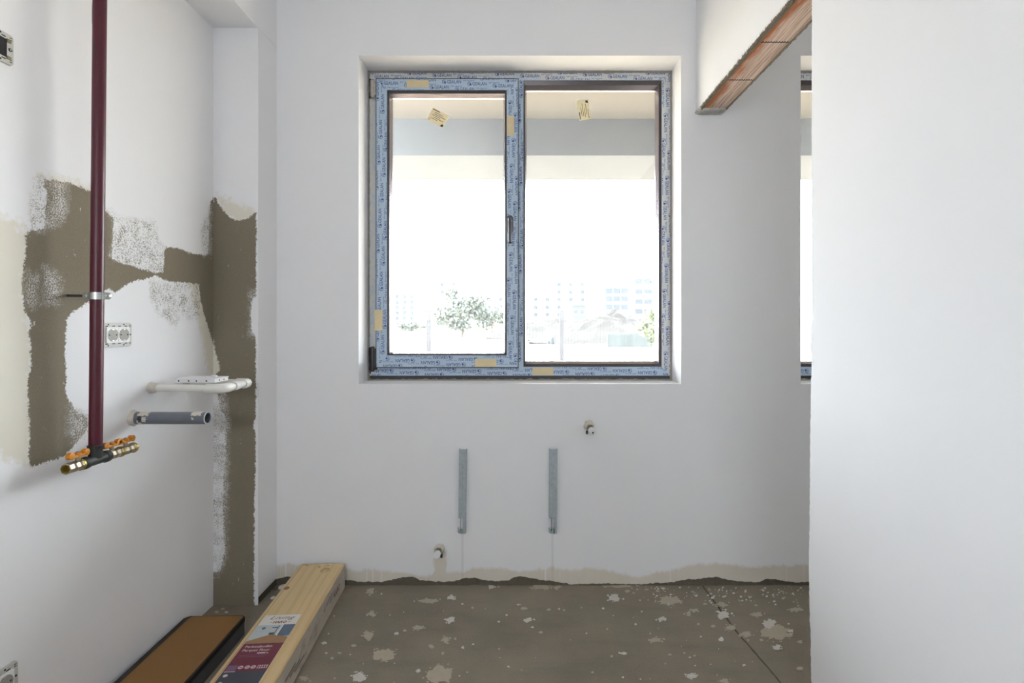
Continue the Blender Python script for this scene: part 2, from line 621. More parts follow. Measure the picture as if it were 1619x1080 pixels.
def mitre(names, outer, inner, yo, yi, yb, mat, parent, gap=0.0):
    """four mitred bars between two rectangles (x0, x1, z0, z1) on the plane facing the room;
    front runs from depth yo at the outer edge to yi at the inner edge, back at yb"""
    ox0, ox1, oz0, oz1 = outer
    ix0, ix1, iz0, iz1 = inner
    sides = {
        'left': ((ox0, oz0), (ox0, oz1), (ix0, iz1), (ix0, iz0)),
        'right': ((ox1, oz1), (ox1, oz0), (ix1, iz0), (ix1, iz1)),
        'top': ((ox0, oz1), (ox1, oz1), (ix1, iz1), (ix0, iz1)),
        'bottom': ((ox1, oz0), (ox0, oz0), (ix0, iz0), (ix1, iz0)),
    }
    res = {}
    for k, q in sides.items():
        nm = names[0] if k in ('left', 'right') else names[1]
        bm = bmesh.new()
        fr = [bm.verts.new((q[0][0], yo, q[0][1])), bm.verts.new((q[1][0], yo, q[1][1])),
              bm.verts.new((q[2][0], yi, q[2][1])), bm.verts.new((q[3][0], yi, q[3][1]))]
        bk = [bm.verts.new((p[0], yb, p[1])) for p in q]
        bm.faces.new(fr)
        bm.faces.new(list(reversed(bk)))
        for i in range(4):
            j = (i + 1) % 4
            bm.faces.new((fr[j], fr[i], bk[i], bk[j]))
        bmesh.ops.recalc_face_normals(bm, faces=bm.faces)
        res[k] = make(nm, bm, mat, parent)
    return res


_glyphs = {}


def glyph_mesh(text, height, width=None, shear=0.0, bold=0.0, spacing=1.0):
    """flat text as (verts, faces), baseline at 0, scaled to a cap height and, if given, a length"""
    key = (text, height, width, shear, bold, spacing)
    if key in _glyphs:
        return _glyphs[key]
    cu = bpy.data.curves.new('lettering', 'FONT')
    cu.body = text
    cu.size = 1.0
    cu.shear = shear
    cu.offset = bold
    cu.space_character = spacing
    cu.resolution_u = 2
    cu.fill_mode = 'FRONT'
    ob = bpy.data.objects.new('lettering', cu)
    COL.objects.link(ob)
    dg = bpy.context.evaluated_depsgraph_get()
    me = bpy.data.meshes.new_from_object(ob.evaluated_get(dg))
    vs = [tuple(v.co) for v in me.vertices]
    fs = [tuple(p.vertices) for p in me.polygons]
    bpy.data.objects.remove(ob)
    bpy.data.curves.remove(cu)
    bpy.data.meshes.remove(me)
    xs = [v[0] for v in vs]
    x0, x1 = min(xs), max(xs)
    sy = height / 0.70
    sx = (width / (x1 - x0)) if width else sy
    out = ([((v[0] - x0) * sx, v[1] * sy) for v in vs], fs)
    _glyphs[key] = out
    return out


def put2d(bm, g, fn, off=(0, 0)):
    """place flat (verts, faces) through fn(u, v) -> 3-D point"""
    vs = [bm.verts.new(fn(u + off[0], v + off[1])) for (u, v) in g[0]]
    for f in g[1]:
        try:
            bm.faces.new([vs[i] for i in f])
        except ValueError:
            pass


def rect2d(u0, u1, v0, v1):
    return ([(u0, v0), (u1, v0), (u1, v1), (u0, v1)], [(0, 1, 2, 3)])


def ring2d(cu, cv, r0, r1, n=20, a0=0.0, a1=2 * math.pi):
    vs, fs = [], []
    for i in range(n + 1):
        a = a0 + (a1 - a0) * i / n
        vs += [(cu + r0 * math.cos(a), cv + r0 * math.sin(a)), (cu + r1 * math.cos(a), cv + r1 * math.sin(a))]
    for i in range(n):
        fs.append((2 * i, 2 * i + 1, 2 * i + 3, 2 * i + 2))
    return (vs, fs)


def disc2d(cu, cv, r, n=14, sx=1.0):
    return ([(cu + sx * r * math.cos(2 * math.pi * i / n), cv + r * math.sin(2 * math.pi * i / n)) for i in range(n)], [tuple(range(n))])


def cyl_cap_plate(name, pts, y0, y1, mat, parent):
    """flat outline (x, z) given real thickness from y0 (front) to y1"""
    bm = bmesh.new()
    a = [bm.verts.new((p[0], y0, p[1])) for p in pts]
    b = [bm.verts.new((p[0], y1, p[1])) for p in pts]
    bm.faces.new(a)
    bm.faces.new(list(reversed(b)))
    for i in range(len(pts)):
        j = (i + 1) % len(pts)
        bm.faces.new((a[j], a[i], b[i], b[j]))
    bmesh.ops.recalc_face_normals(bm, faces=bm.faces)
    return make(name, bm, mat, parent)


def interp(pts, x):
    for (a, b) in zip(pts[:-1], pts[1:]):
        if a[0] <= x <= b[0]:
            t = (x - a[0]) / max(1e-9, b[0] - a[0])
            return a[1] + (b[1] - a[1]) * t
    return pts[0][1] if x < pts[0][0] else pts[-1][1]


# ================================================================== THE ROOM
# ---- floor: two slabs with an irregular joint between them under the doorway
JOINT = [px_floor(*p) for p in ((1111, 926), (1124, 944), (1139, 965), (1154, 985), (1168, 1003), (1186, 1023), (1203, 1043), (1218, 1060), (1236, 1082))]
JOINT = [(JOINT[0][0] - 0.004, YBO)] + JOINT + [(0.862, 1.4), (0.85, YREAR)]
rnd = random.Random(4)


def slab(name, side):
    bm = bmesh.new()
    ys = np.arange(YREAR, YBO + 0.001, 0.02)
    jp = sorted([(y, x) for x, y in JOINT])
    top0, top1 = [], []
    for y in ys:
        xj = interp(jp, y) + side * 0.0034 + mnoise.noise((y * 45, side * 3.0, 0)) * 0.0022
        xo = XL - 0.15 if side < 0 else XFAR + 0.1
        top0.append(bm.verts.new((xj, y, 0)))
        top1.append(bm.verts.new((xo, y, 0)))
    low0 = [bm.verts.new((v.co.x, v.co.y, -0.08)) for v in top0]
    for i in range(len(ys) - 1):
        bm.faces.new((top0[i], top0[i + 1], top1[i + 1], top1[i]))
        bm.faces.new((top0[i], low0[i], low0[i + 1], top0[i + 1]))
    bmesh.ops.recalc_face_normals(bm, faces=bm.faces)
    if bm.faces and sum(f.normal.z for f in bm.faces) < 0:
        bmesh.ops.reverse_faces(bm, faces=bm.faces)
    return make(name, bm, 'floor')


floor = struct(slab('floor', -1), 'dusty grey concrete screed floor spattered with paint')
floor2 = struct(slab('floor_side_room', 1), 'concrete floor beyond the joint under the doorway')
box('joint_bed', 0.75, 0.93, YREAR, YBO, -0.08, -0.03, 'hole', floor)


# ---- back wall
def wall_back():
    xs = sorted({XL - 0.15, W1[0], W1[1], W2[0], W2[1], XFAR + 0.1})
    zs = [0.16, W1[2], W1[3], ZC + 0.1]
    bm = bmesh.new()
    cache = {}

    def V(x, y, z):
        k = (round(x, 5), round(y, 5), round(z, 5))
        if k not in cache:
            cache[k] = bm.verts.new((x, y, z))
        return cache[k]

    def hole(xm, zm):
        return any(w[0] < xm < w[1] and w[2] < zm < w[3] for w in (W1, W2))
    for i in range(len(xs) - 1):
        for j in range(len(zs) - 1):
            x0, x1, z0, z1 = xs[i], xs[i + 1], zs[j], zs[j + 1]
            if hole((x0 + x1) / 2, (z0 + z1) / 2):
                continue
            if j > 0:
                bm.faces.new((V(x0, YB, z0), V(x1, YB, z0), V(x1, YB, z1), V(x0, YB, z1)))
            bm.faces.new((V(x1, YBO, z0), V(x0, YBO, z0), V(x0, YBO, z1), V(x1, YBO, z1)))
    for w in (W1, W2):
        x0, x1, z0, z1 = w
        bm.faces.new((V(x0, YB, z0), V(x0, YBO, z0), V(x1, YBO, z0), V(x1, YB, z0)))
        bm.faces.new((V(x0, YB, z1), V(x1, YB, z1), V(x1, YBO, z1), V(x0, YBO, z1)))
        bm.faces.new((V(x0, YB, z0), V(x0, YB, z1), V(x0, YBO, z1), V(x0, YBO, z0)))
        bm.faces.new((V(x1, YB, z0), V(x1, YBO, z0), V(x1, YBO, z1), V(x1, YB, z1)))
    # face below the sill line down to the ragged foot of the plaster coat
    foot = [(432, 917), (452, 912), (470, 914), (545, 917), (570, 920), (606, 920), (620, 916), (640, 913), (652, 912), (664, 918), (680, 919), (700, 920),
            (718, 919), (735, 914), (750, 914), (768, 918), (790, 919), (803, 918), (815, 912), (830, 912), (850, 916), (880, 920), (905, 924), (925, 924),
            (938, 923), (960, 923), (990, 924), (1010, 924), (1035, 922), (1060, 921), (1075, 919), (1085, 916), (1100, 916), (1120, 913), (1135, 913),
            (1150, 917), (1175, 920), (1200, 921), (1212, 915), (1225, 916), (1240, 919), (1262, 921), (1290, 920), (1400, 919)]
    prof = [px(a, b, YB) for a, b in foot]
    step = 0.006
    cols = list(np.arange(XL - 0.15, XFAR + 0.1, step)) + [XFAR + 0.1]
    top, bot, lip = [], [], []
    for x in cols:
        z = interp(prof, x) + mnoise.noise((x * 60, 1.7, 0)) * 0.004 + mnoise.noise((x * 190, 5.7, 0)) * 0.002
        z = max(0.002, z)
        top.append(bm.verts.new((x, YB, W1[2])))
        bot.append(bm.verts.new((x, YB + 0.001, z)))
        lip.append(bm.verts.new((x, YB + 0.016, z + 0.001)))
    for i in range(len(cols) - 1):
        bm.faces.new((bot[i], bot[i + 1], top[i + 1], top[i]))
        bm.faces.new((lip[i], lip[i + 1], bot[i + 1], bot[i]))
    o = make('wall_back', bm, 'back')
    return struct(o, 'white painted wall with the windows and a ragged foot')


wb = wall_back()
bm = bmesh.new()
cols = np.arange(XL - 0.1, XFAR + 0.05, 0.012)
rows = np.linspace(-0.01, 0.15, 9)
g = [[bm.verts.new((x, YB + 0.010 + mnoise.noise((x * 22, z * 40, 2)) * 0.006 - max(0, 0.02 - z) * 0.4, z)) for z in rows] for x in cols]
for i in range(len(cols) - 1):
    for j in range(len(rows) - 1):
        bm.faces.new((g[i][j], g[i + 1][j], g[i + 1][j + 1], g[i][j + 1]))
make('mortar_foot', bm, 'mortar', wb, True)

# ---- left wall with its bare patches (outlines measured on the wall, in metres)
BARE = [(66, 286), (78, 284), (108, 288), (147, 305), (160, 325), (168, 336), (179, 345), (177, 408), (195, 417), (225, 426), (248, 431), (258, 431), (260, 400),
        (262, 390), (285, 393), (300, 400), (325, 404), (329, 400), (331, 345), (333, 320), (338, 310), (342, 310), (342, 600), (337, 545), (330, 520), (322, 495), (316, 470), (315, 450), (295, 447),
        (275, 446), (255, 441), (246, 434), (235, 440), (222, 443), (205, 447), (196, 453), (182, 463), (172, 457), (163, 457), (155, 468), (147, 473), (140, 478),
        (125, 487), (112, 495), (106, 505), (104, 530), (103, 560), (105, 590), (104, 620), (110, 635), (120, 650), (137, 660), (140, 672), (135, 685), (122, 698),
        (113, 710), (100, 722), (80, 728), (60, 735), (47, 740), (45, 715), (48, 690), (45, 650), (44, 610), (48, 575), (49, 540), (45, 525), (50, 510), (44, 500),
        (37, 485), (35, 470), (36, 445), (37, 425), (41, 395), (41, 372), (44, 365), (62, 364), (70, 360), (72, 330), (74, 305)]
SPECK = [[(48, 366), (50, 330), (52, 300), (62, 282), (80, 284), (108, 300), (106, 345), (90, 362)],
         [(168, 332), (195, 345), (225, 350), (245, 350), (252, 385), (264, 392), (260, 432), (225, 428), (195, 418), (174, 405)],
         [(237, 443), (318, 448), (318, 500), (300, 505), (285, 500), (276, 518), (262, 505), (245, 490), (237, 470)],
         [(318, 365), (333, 325), (335, 404), (322, 402)],
         [(100, 640), (140, 655), (142, 680), (118, 705), (100, 690)]]
CREAM = [[(-30, 330), (30, 352), (48, 380), (40, 480), (52, 560), (48, 735), (20, 728), (-30, 715)],
         [(298, 440), (330, 470), (350, 590), (330, 590), (312, 500)],
         [(60, 276), (110, 282), (150, 300), (150, 312), (100, 296)]]
SCUFF = [[(66, 280), (106, 286), (104, 345), (84, 360), (62, 366), (66, 330)], [(176, 340), (196, 350), (196, 412), (176, 405), (180, 370)],
         [(108, 640), (142, 655), (142, 685), (118, 705), (106, 680)], [(316, 330), (336, 325), (336, 400), (322, 404)], [(40, 430), (60, 440), (58, 490), (38, 480)], [(70, 420), (96, 440), (92, 480), (70, 480)]]
PSCUFF = [[(393, 460), (407, 460), (407, 535), (395, 530)], [(330, 600), (352, 600), (362, 665), (358, 880), (345, 912), (330, 912)]]
PBARE = [(330, 330), (337, 322), (340, 310), (344, 320), (352, 332), (362, 343), (375, 349), (390, 347), (400, 340), (405.3, 334), (404.5, 470), (399, 472), (396, 500), (398, 525), (404.5, 532),
         (404.3, 660), (400, 672), (404, 684), (403.5, 750), (402, 800), (401.5, 962), (328, 962), (333, 905), (348, 903), (355, 872), (352, 800), (356, 720), (357, 662), (346, 642), (343, 590), (349, 585), (344, 571), (337, 535), (332, 500)]
PSPECK = [[(331, 636), (346, 640), (360, 665), (358, 720), (355, 800), (359, 872), (350, 912), (331, 912)]]
PCREAM = [[(335, 535), (352, 585), (346, 600), (332, 600)], [(345, 310), (400, 330), (402, 345), (376, 352), (350, 336)]]


def sdist(P, poly):
    """signed distance of points P (n, 2) to a polygon, positive inside"""
    poly = np.array(poly, float)
    a = poly
    b = np.roll(poly, -1, 0)
    best = np.full(len(P), 1e9)
    inside = np.zeros(len(P), bool)
    for p, q in zip(a, b):
        d = q - p
        t = np.clip(((P - p) @ d) / max(1e-12, d @ d), 0, 1)
        best = np.minimum(best, np.hypot(*(P - p - t[:, None] * d).T))
        c = ((p[1] > P[:, 1]) != (q[1] > P[:, 1])) & (P[:, 0] < (q[0] - p[0]) * (P[:, 1] - p[1]) / (q[1] - p[1] + 1e-12) + p[0])
        inside ^= c
    return np.where(inside, best, -best)


def patch_attrs(o, P, groups):
    for nm, polys in groups.items():
        sd = np.full(len(P), -1.0)
        for pl in polys:
            sd = np.maximum(sd, sdist(P, pl))
        at = o.data.attributes.new(nm, 'FLOAT', 'POINT')
        at.data.foreach_set('value', sd.astype(np.float32))


def grid_wall(name, us, vs_, fn, mat):
    bm = bmesh.new()
    g = [[bm.verts.new(fn(u, v)) for v in vs_] for u in us]
    for i in range(len(us) - 1):
        for j in range(len(vs_) - 1):
            bm.faces.new((g[i][j], g[i + 1][j], g[i + 1][j + 1], g[i][j + 1]))
    P = np.array([(u, v) for u in us for v in vs_])
    return make(name, bm, mat), P


us = [YREAR - 0.3, -1.0, 0.4] + list(np.arange(1.0, 2.30, 0.008)) + [YBO]
vs_ = [0.0] + list(np.arange(0.06, 2.5, 0.009)) + [ZC + 0.1]
wl, P = grid_wall('wall_left', us, vs_, lambda u, v: (XL, u, v), 'patch')
patch_attrs(wl, P, {'bare': [[px_left(*p) for p in BARE]], 'speck': [[px_left(*p) for p in s] for s in SPECK], 'cream': [[px_left(*p) for p in s] for s in CREAM], 'scuff': [[px_left(*p) for p in s] for s in SCUFF]})
struct(wl, 'white wall with bare grey plaster patches')

# pilaster in the corner: patched front, white side
us = list(np.arange(XL, XP, 0.006)) + [XP]
vs_ = list(np.arange(0.0, ZBM, 0.009)) + [ZBM]
wp, P = grid_wall('wall_pilaster', us, vs_, lambda u, v: (u, YP, v), 'patch')
patch_attrs(wp, P, {'bare': [[px(*p, YP) for p in PBARE]], 'speck': [[px(*p, YP) for p in s] for s in PSPECK], 'cream': [[px(*p, YP) for p in s] for s in PCREAM], 'scuff': [[px(*p, YP) for p in s] for s in PSCUFF]})
struct(wp, 'corner pilaster with bare dark plaster front')
bm = bmesh.new()
n = 60
zz = np.linspace(0.0, ZBM, n)
zz[0] = 0.034
fr = [bm.verts.new((XP + 0.0005, YP - 0.0002, z)) for z in zz]
bk = [bm.verts.new((XP + 0.0005, YB + 0.01, z)) for z in zz]
for i in range(n - 1):
    bm.faces.new((fr[i], bk[i], bk[i + 1], fr[i + 1]))
make('side_face', bm, 'white', wp)
box('foot_mortar', XP - 0.03, XP - 0.004, YP + 0.004, YB + 0.005, 0.0, 0.06, 'mortar', wp)
# beam along the top of the left wall, flush with the pilaster
beam = box('trim_1', XL - 0.1, XP, YREAR, YB + 0.01, ZBM, ZC + 0.05, 'white', None, 0.004, 2)
struct(beam, 'white plastered beam along the top of the left wall')

# ---- partition with the doorway on the right
bm = bmesh.new()
zs = np.arange(0.0, ZC + 0.05, 0.006)
edge_px = [(0, 1282.5), (190, 1282), (420, 1282), (505, 1283), (520, 1280.5), (545, 1280), (560, 1282), (640, 1280.5), (720, 1279.5), (800, 1279), (900, 1277.5), (960, 1278.5), (1000, 1280), (1080, 1281.5)]
e0, e1, b0, f0 = [], [], [], []
for z in zs:
    ypx = CY - (z - EYE) * F / YJ
    xe = interp(edge_px, ypx)
    Y = XR * F / (xe - CX)
    amp = 0.0038 if ypx > 470 else 0.0012
    Y += mnoise.noise((z * 34, 3.1, 0)) * amp + mnoise.noise((z * 110, 8.1, 0)) * amp * 0.7
    f0.append(bm.verts.new((XR, YREAR, z)))
    e0.append(bm.verts.new((XR + 0.001, Y - 0.002, z)))
    e1.append(bm.verts.new((XR + 0.006, Y, z)))
    b0.append(bm.verts.new((XR2, Y - 0.012 + mnoise.noise((z * 30, 12, 0)) * 0.006, z)))
r0 = [bm.verts.new((XR2, YREAR, z)) for z in zs]
for i in range(len(zs) - 1):
    for a, b in ((f0, e0), (e0, e1), (e1, b0), (b0, r0)):
        bm.faces.new((a[i], b[i], b[i + 1], a[i + 1]))
bmesh.ops.recalc_face_normals(bm, faces=bm.faces)
wr = make('wall_right', bm, 'white')
struct(wr, 'white partition ending in a ragged door jamb')
# wall above the doorway, its bottom edge ragged
bm = bmesh.new()
ys = np.arange(YJ - 0.03, YB + 0.02, 0.006)
A, B, C, D, E = [], [], [], [], []
for y in ys:
    z = ZL + 0.004 + mnoise.noise((y * 45, 0.3, 0)) * 0.006
    A.append(bm.verts.new((XR, y, ZC + 0.05)))
    B.append(bm.verts.new((XR, y, z)))
    C.append(bm.verts.new((XR + 0.012, y, z + 0.002)))
    D.append(bm.verts.new((XR2, y, ZL + 0.004)))
    E.append(bm.verts.new((XR2, y, ZC + 0.05)))
for i in range(len(ys) - 1):
    for a, b in ((A, B), (B, C), (C, D), (D, E)):
        bm.faces.new((a[i], a[i + 1], b[i + 1], b[i]))
bmesh.ops.recalc_face_normals(bm, faces=bm.faces)
wt = make('wall_doorway', bm, 'white')
struct(wt, 'white wall above the doorway over the brick lintel')


def brick(y0, y1):
    """hollow brick seen from below, with ribs along its length"""
    bm = bmesh.new()
    n = 25
    xs = np.linspace(XR + 0.010, XR2 - 0.004, n)
    rows = [y0 + 0.003, y1 - 0.003]
    g = []
    for x in xs:
        i = len(g)
        z = ZL + (0.0018 if i % 2 else 0.0)
        g.append([bm.verts.new((x, y, z)) for y in rows] + [bm.verts.new((x, y, ZL + 0.05)) for y in rows])
    for i in range(n - 1):
        a, b = g[i], g[i + 1]
        bm.faces.new((a[0], a[1], b[1], b[0]))
        bm.faces.new((a[0], b[0], b[2], a[2]))
        bm.faces.new((a[1], a[3], b[3], b[1]))
    bm.faces.new((g[0][0], g[0][2], g[0][3], g[0][1]))
    bm.faces.new((g[-1][0], g[-1][1], g[-1][3], g[-1][2]))
    bmesh.ops.recalc_face_normals(bm, faces=bm.faces)
    return make('brick', bm, 'brick', wt)


for y0, y1 in ((1.975, 2.235), (1.709, 1.975), (1.444, 1.709), (YJ - 0.02, 1.444)):
    brick(y0, y1)
for yj in (1.975, 1.709, 1.444):
    box('joint', XR + 0.012, XR2 - 0.006, yj - 0.006, yj + 0.006, ZL + 0.0012, ZL + 0.0045, 'hole', wt)
# frayed mortar along the kitchen edge of the lintel, and the bed it sits on
bm = bmesh.new()
rnd = random.Random(7)
y = YJ
while y < 2.24:
    L = rnd.uniform(0.004, 0.012)
    w = rnd.uniform(0.006, 0.014)
    h = rnd.uniform(0.002, 0.007)
    x = XR + rnd.uniform(-0.003, 0.001)
    vs2 = [bm.verts.new(p) for p in ((x, y, ZL + 0.006), (x + w, y, ZL + 0.004), (x + w, y + L, ZL + 0.004), (x, y + L, ZL + 0.006),
                                     (x + w * 0.35, y + L * 0.5, ZL - h))]
    for q in ((0, 1, 4), (1, 2, 4), (2, 3, 4), (3, 0, 4)):
        bm.faces.new([vs2[i] for i in q])
    # a frayed wisp of mortar running up the plaster
    if rnd.random() < 0.8:
        hz_ = rnd.uniform(0.006, 0.020)
        q = [(XR - 0.0012, y, ZL + 0.002), (XR - 0.0012, y + L * 0.6, ZL + 0.002), (XR - 0.0006, y + L * rnd.uniform(0, 1.4), ZL + hz_)]
        bm.faces.new([bm.verts.new(p) for p in q])
    y += L * 0.5
ys2 = np.arange(YJ, 2.245, 0.006)
for xa, xb, s in ((XR + 0.001, XR + 0.016, 1.0), (XR2 - 0.012, XR2 + 0.001, 2.0)):
    ra, rb, rc = [], [], []
    for y in ys2:
        j = mnoise.noise((y * 60, s, 0)) * 0.004
        ra.append(bm.verts.new((xa, y, ZL + 0.006)))
        rb.append(bm.verts.new(((xa + xb) / 2, y, ZL - 0.004 + j)))
        rc.append(bm.verts.new((xb + j, y, ZL + 0.001)))
    for i in range(len(ys2) - 1):
        bm.faces.new((ra[i], ra[i + 1], rb[i + 1], rb[i]))
        bm.faces.new((rb[i], rb[i + 1], rc[i + 1], rc[i]))
o = make('mortar_edge', bm, 'lintel_mortar', wt)
o['kind'] = 'stuff'
bm = bmesh.new()
bmesh.ops.create_grid(bm, x_segments=18, y_segments=10, size=0.5)
bmesh.ops.subdivide_edges(bm, edges=bm.edges, cuts=1)
for v in bm.verts:
    u, w = v.co.x, v.co.y
    v.co = Vector((0.847 + u * 0.132, 2.262 + w * 0.066 + mnoise.noise((u * 8, 4, 1)) * 0.006,
                   ZL - 0.006 + mnoise.noise((u * 9, w * 9, 4)) * 0.007 + max(abs(u), abs(w)) ** 6 * 0.8))
    v.co.z = min(v.co.z, ZL + 0.02)
make('mortar_pad', bm, mat_mortar('pale_mortar_pad', (226, 224, 218)), wt, True)

# ---- rest of the shell: ceiling, rear wall with added fill-light openings, far side of the next room
struct(box('ceiling', XL - 0.15, XFAR + 0.2, YREAR - 0.3, YBO, ZC, ZC + 0.15, 'white'), 'white ceiling')
bm = bmesh.new()
for q in ((XL - 0.15, REAR[0], 0, ZC), (REAR[1], REAR2[0], 0, ZC), (REAR2[1], XFAR + 0.2, 0, ZC), (REAR[0], REAR[1], 0, REAR[2]), (REAR[0], REAR[1], REAR[3], ZC),
          (REAR2[0], REAR2[1], 0, REAR2[2]), (REAR2[0], REAR2[1], REAR2[3], ZC)):
    add_box(bm, q[0], q[1], YREAR - 0.3, YREAR, q[2], q[3])
struct(make('wall_rear', bm, 'white'), 'white wall behind the viewer with strip openings added for fill light')
for k, (x0, x1, z0, z1) in enumerate((REAR, REAR2)):
    d3 = struct(empty('window_%d' % (k + 3), ((x0 + x1) / 2, YREAR - 0.2, z0)), 'added unseen strip window letting in fill light behind the viewer')
    hw_ = (x1 - x0) / 2
    mitre(('frame_stile', 'frame_rail'), (-hw_, hw_, 0, z1 - z0), (-hw_ + 0.05, hw_ - 0.05, 0.05, z1 - z0 - 0.05), 0.0, 0.0, 0.06, 'rear_frame', d3)
struct(box('wall_side_room', XFAR, XFAR + 0.2, YREAR, YBO, 0, ZC, 'white'), 'far white wall of the next room')

# ---- splashes of plaster and paint on the floor
SPL = [(586, 935, 6.5, 4), (713, 945, 5.5, 3), (677, 950, 16, 3), (588, 971, 6, 3), (712, 981, 6.5, 4), (583, 1006, 8, 6), (705, 1012, 6, 4.5), (512, 1017, 5, 2), (559, 1021, 4, 2),
       (607, 1036, 18, 9), (568, 1070, 10, 7), (697, 1067, 19, 14), (660, 993, 8, 3), (777, 928, 5, 3), (849, 928, 8, 3), (829, 962, 5, 2), (836, 980, 6, 3), (480, 1072, 7, 3),
       (747, 961, 2.4, 1.6), (732, 1024, 2.6, 2.4), (720, 1010, 2.2, 2.2), (682, 1022, 4, 3), (661, 1061, 4, 2.7), (537, 1033, 3.4, 1.5), (529, 1073, 2.2, 1.4), (603, 939, 1.7, 1.2), (788, 928, 2.4, 1.5),
       (789, 1026, 1.8, 1.2), (842, 992, 3, 1.2), (855, 1000, 3.4, 1.7), (822, 956, 2, 1.3), (731, 955, 1.8, 1.2), (860, 928, 11, 4), (880, 929, 6, 2), (972, 946, 10, 5), (980, 927, 22, 2),
       (1062, 949, 17, 6), (1144, 972, 10.5, 6), (1197, 972, 9, 3), (1229, 1001, 22, 11), (1217, 987, 10, 7), (1037, 1012, 9, 3.5), (1089, 971, 4, 4), (1046, 979, 6, 3), (1142, 956, 8, 3), (1257, 964, 10, 2.5),
       (1093, 1068, 7, 4), (1146, 1077, 7, 2.5), (1265, 1057, 5, 3), (1228, 1024, 6, 3.5), (1155, 993, 8, 4), (1180, 1003, 9, 4), (1140, 1011, 4, 3), (1204, 1012, 3, 2), (1099, 965, 7, 2), (986, 1033, 5, 2),
       (967, 1038, 2.5, 1.6), (1082, 1033, 2, 1.4), (954, 962, 2.2, 1.5), (992, 935, 4, 2), (1098, 1037, 2, 1.3), (884, 963, 2, 1.3), (892, 965, 2, 1.3), (868, 964, 3, 2), (1005, 987, 2, 1.5), (960, 995, 2, 1.4),
       (937, 1063, 2.4, 1.5), (985, 1071, 2, 1.2), (1128, 990, 3.5, 2), (1104, 987, 2.6, 1.5), (1127, 945, 3, 1.8), (1115, 955, 3, 1.6), (1195, 957, 2.6, 1.6), (1224, 951, 2.6, 1.4), (1240, 945, 2.8, 1.3),
       (1187, 944, 2.6, 1.3), (1160, 938, 2.6, 1.4), (1203, 933, 2, 1), (1095, 936, 3, 1.4), (1101, 942, 3, 1.4), (1040, 935, 3, 1.4), (1022, 932, 3, 1.2), (1049, 931, 3, 1.2), (1237, 935, 2.4, 1.2), (1012, 949, 2, 1.2),
       (1176, 1052, 3, 1.6), (1059, 1035, 3, 1.4), (640, 997, 3, 1.6), (627, 1002, 4, 2), (525, 1041, 3, 2), (700, 1033, 2.5, 2), (1250, 998, 5, 2), (1265, 1015, 4, 2.5), (343, 968, 4, 1.6), (358, 968, 3, 1.2), (352, 963, 3, 1.5), (455, 905, 5, 2)]
rnd = random.Random(11)


def splat(bm, cx, cy, rx, ry):
    n = 9 if rx < 3 else 20 if rx < 8 else 40
    ph = rnd.uniform(0, 9)
    pts = []
    for i in range(n):
        a = 2 * math.pi * i / n
        q = (math.cos(a), math.sin(a))
        k = 1 + 0.45 * mnoise.noise((q[0] * 1.5 + ph, q[1] * 1.5, ph)) + 0.30 * mnoise.noise((q[0] * 4.2 + ph, q[1] * 4.2, ph + 3)) + rnd.uniform(-0.10, 0.10)
        pts.append((cx + rx * k * q[0], cy + ry * k * q[1]))
    c = px_floor(cx, cy)
    lo = [bm.verts.new((*px_floor(*p), 0.0002)) for p in pts]
    hi = [bm.verts.new((c[0] + (v.co.x - c[0]) * 0.92, c[1] + (v.co.y - c[1]) * 0.92, 0.0009)) for v in lo]
    mid = bm.verts.new((c[0], c[1], 0.0010))
    for i in range(n):
        j = (i + 1) % n
        bm.faces.new((lo[i], lo[j], hi[j], hi[i]))
        bm.faces.new((hi[i], hi[j], mid))


for tone, mt in ((0, 'splat'), (1, 'splat_white')):
    bm = bmesh.new()
    for i, s in enumerate(SPL):
        if (i % 3 == 1) != bool(tone):
            continue
        splat(bm, *s)
        if s[2] > 5:                        # broken rim of larger patches
            for k in range(7):
                a = rnd.uniform(0, 6.28)
                e = rnd.uniform(1.05, 1.5)
                splat(bm, s[0] + s[2] * e * math.cos(a), s[1] + s[3] * e * math.sin(a), rnd.uniform(0.8, 2.4), rnd.uniform(0.5, 1.4))
    bmesh.ops.recalc_face_normals(bm, faces=bm.faces)
    for f in bm.faces:
        if f.normal.z < 0:
            f.normal_flip()
    o = make('plaster_splashes', bm, mt, floor)
    o['kind'] = 'stuff'
bm = bmesh.new()
for k in range(190):
    if k < 125:
        cx, cy_ = rnd.uniform(990, 1270), 928 + abs(rnd.gauss(0, 16))
    else:
        cx, cy_ = rnd.uniform(440, 1275), rnd.uniform(928, 1085)
    s = rnd.choice((0.5, 0.6, 0.8, 0.8, 1.1, 1.5))
    splat(bm, cx, cy_, s * 1.3, s * 0.8)
for f in bm.faces:
    if f.normal.z < 0:
        f.normal_flip()
o = make('paint_specks', bm, 'splat_white', floor)
o['kind'] = 'stuff'


# ================================================================== WINDOWS
UNIT = None


def film_unit():
    """one repeat of the printed film: emblem, name, small print; (dark, pale) flat meshes"""
    dark = [ring2d(0.0105, 0.0078, 0.0086, 0.0106, 16, 0.7, 5.9),
            disc2d(0.0136, 0.0056, 0.0046, 12),
            ring2d(0.0105, 0.0078, 0.0040, 0.0058, 8, 1.0, 3.6),
            glyph_mesh('GEALAN', 0.0155, 0.067, 0.0, 0.008)]
    dark[3] = ([(u + 0.0235, v) for u, v in dark[3][0]], dark[3][1])
    pale = [rect2d(0.0420, 0.0468, -0.0155, -0.0105), rect2d(0.0490, 0.0538, -0.0155, -0.0105)]
    u = 0.0575
    for w in (0.006, 0.009, 0.004, 0.008, 0.010):
        pale.append(rect2d(u, u + w - 0.0015, -0.0150, -0.0118))
        u += w
    return dark, pale


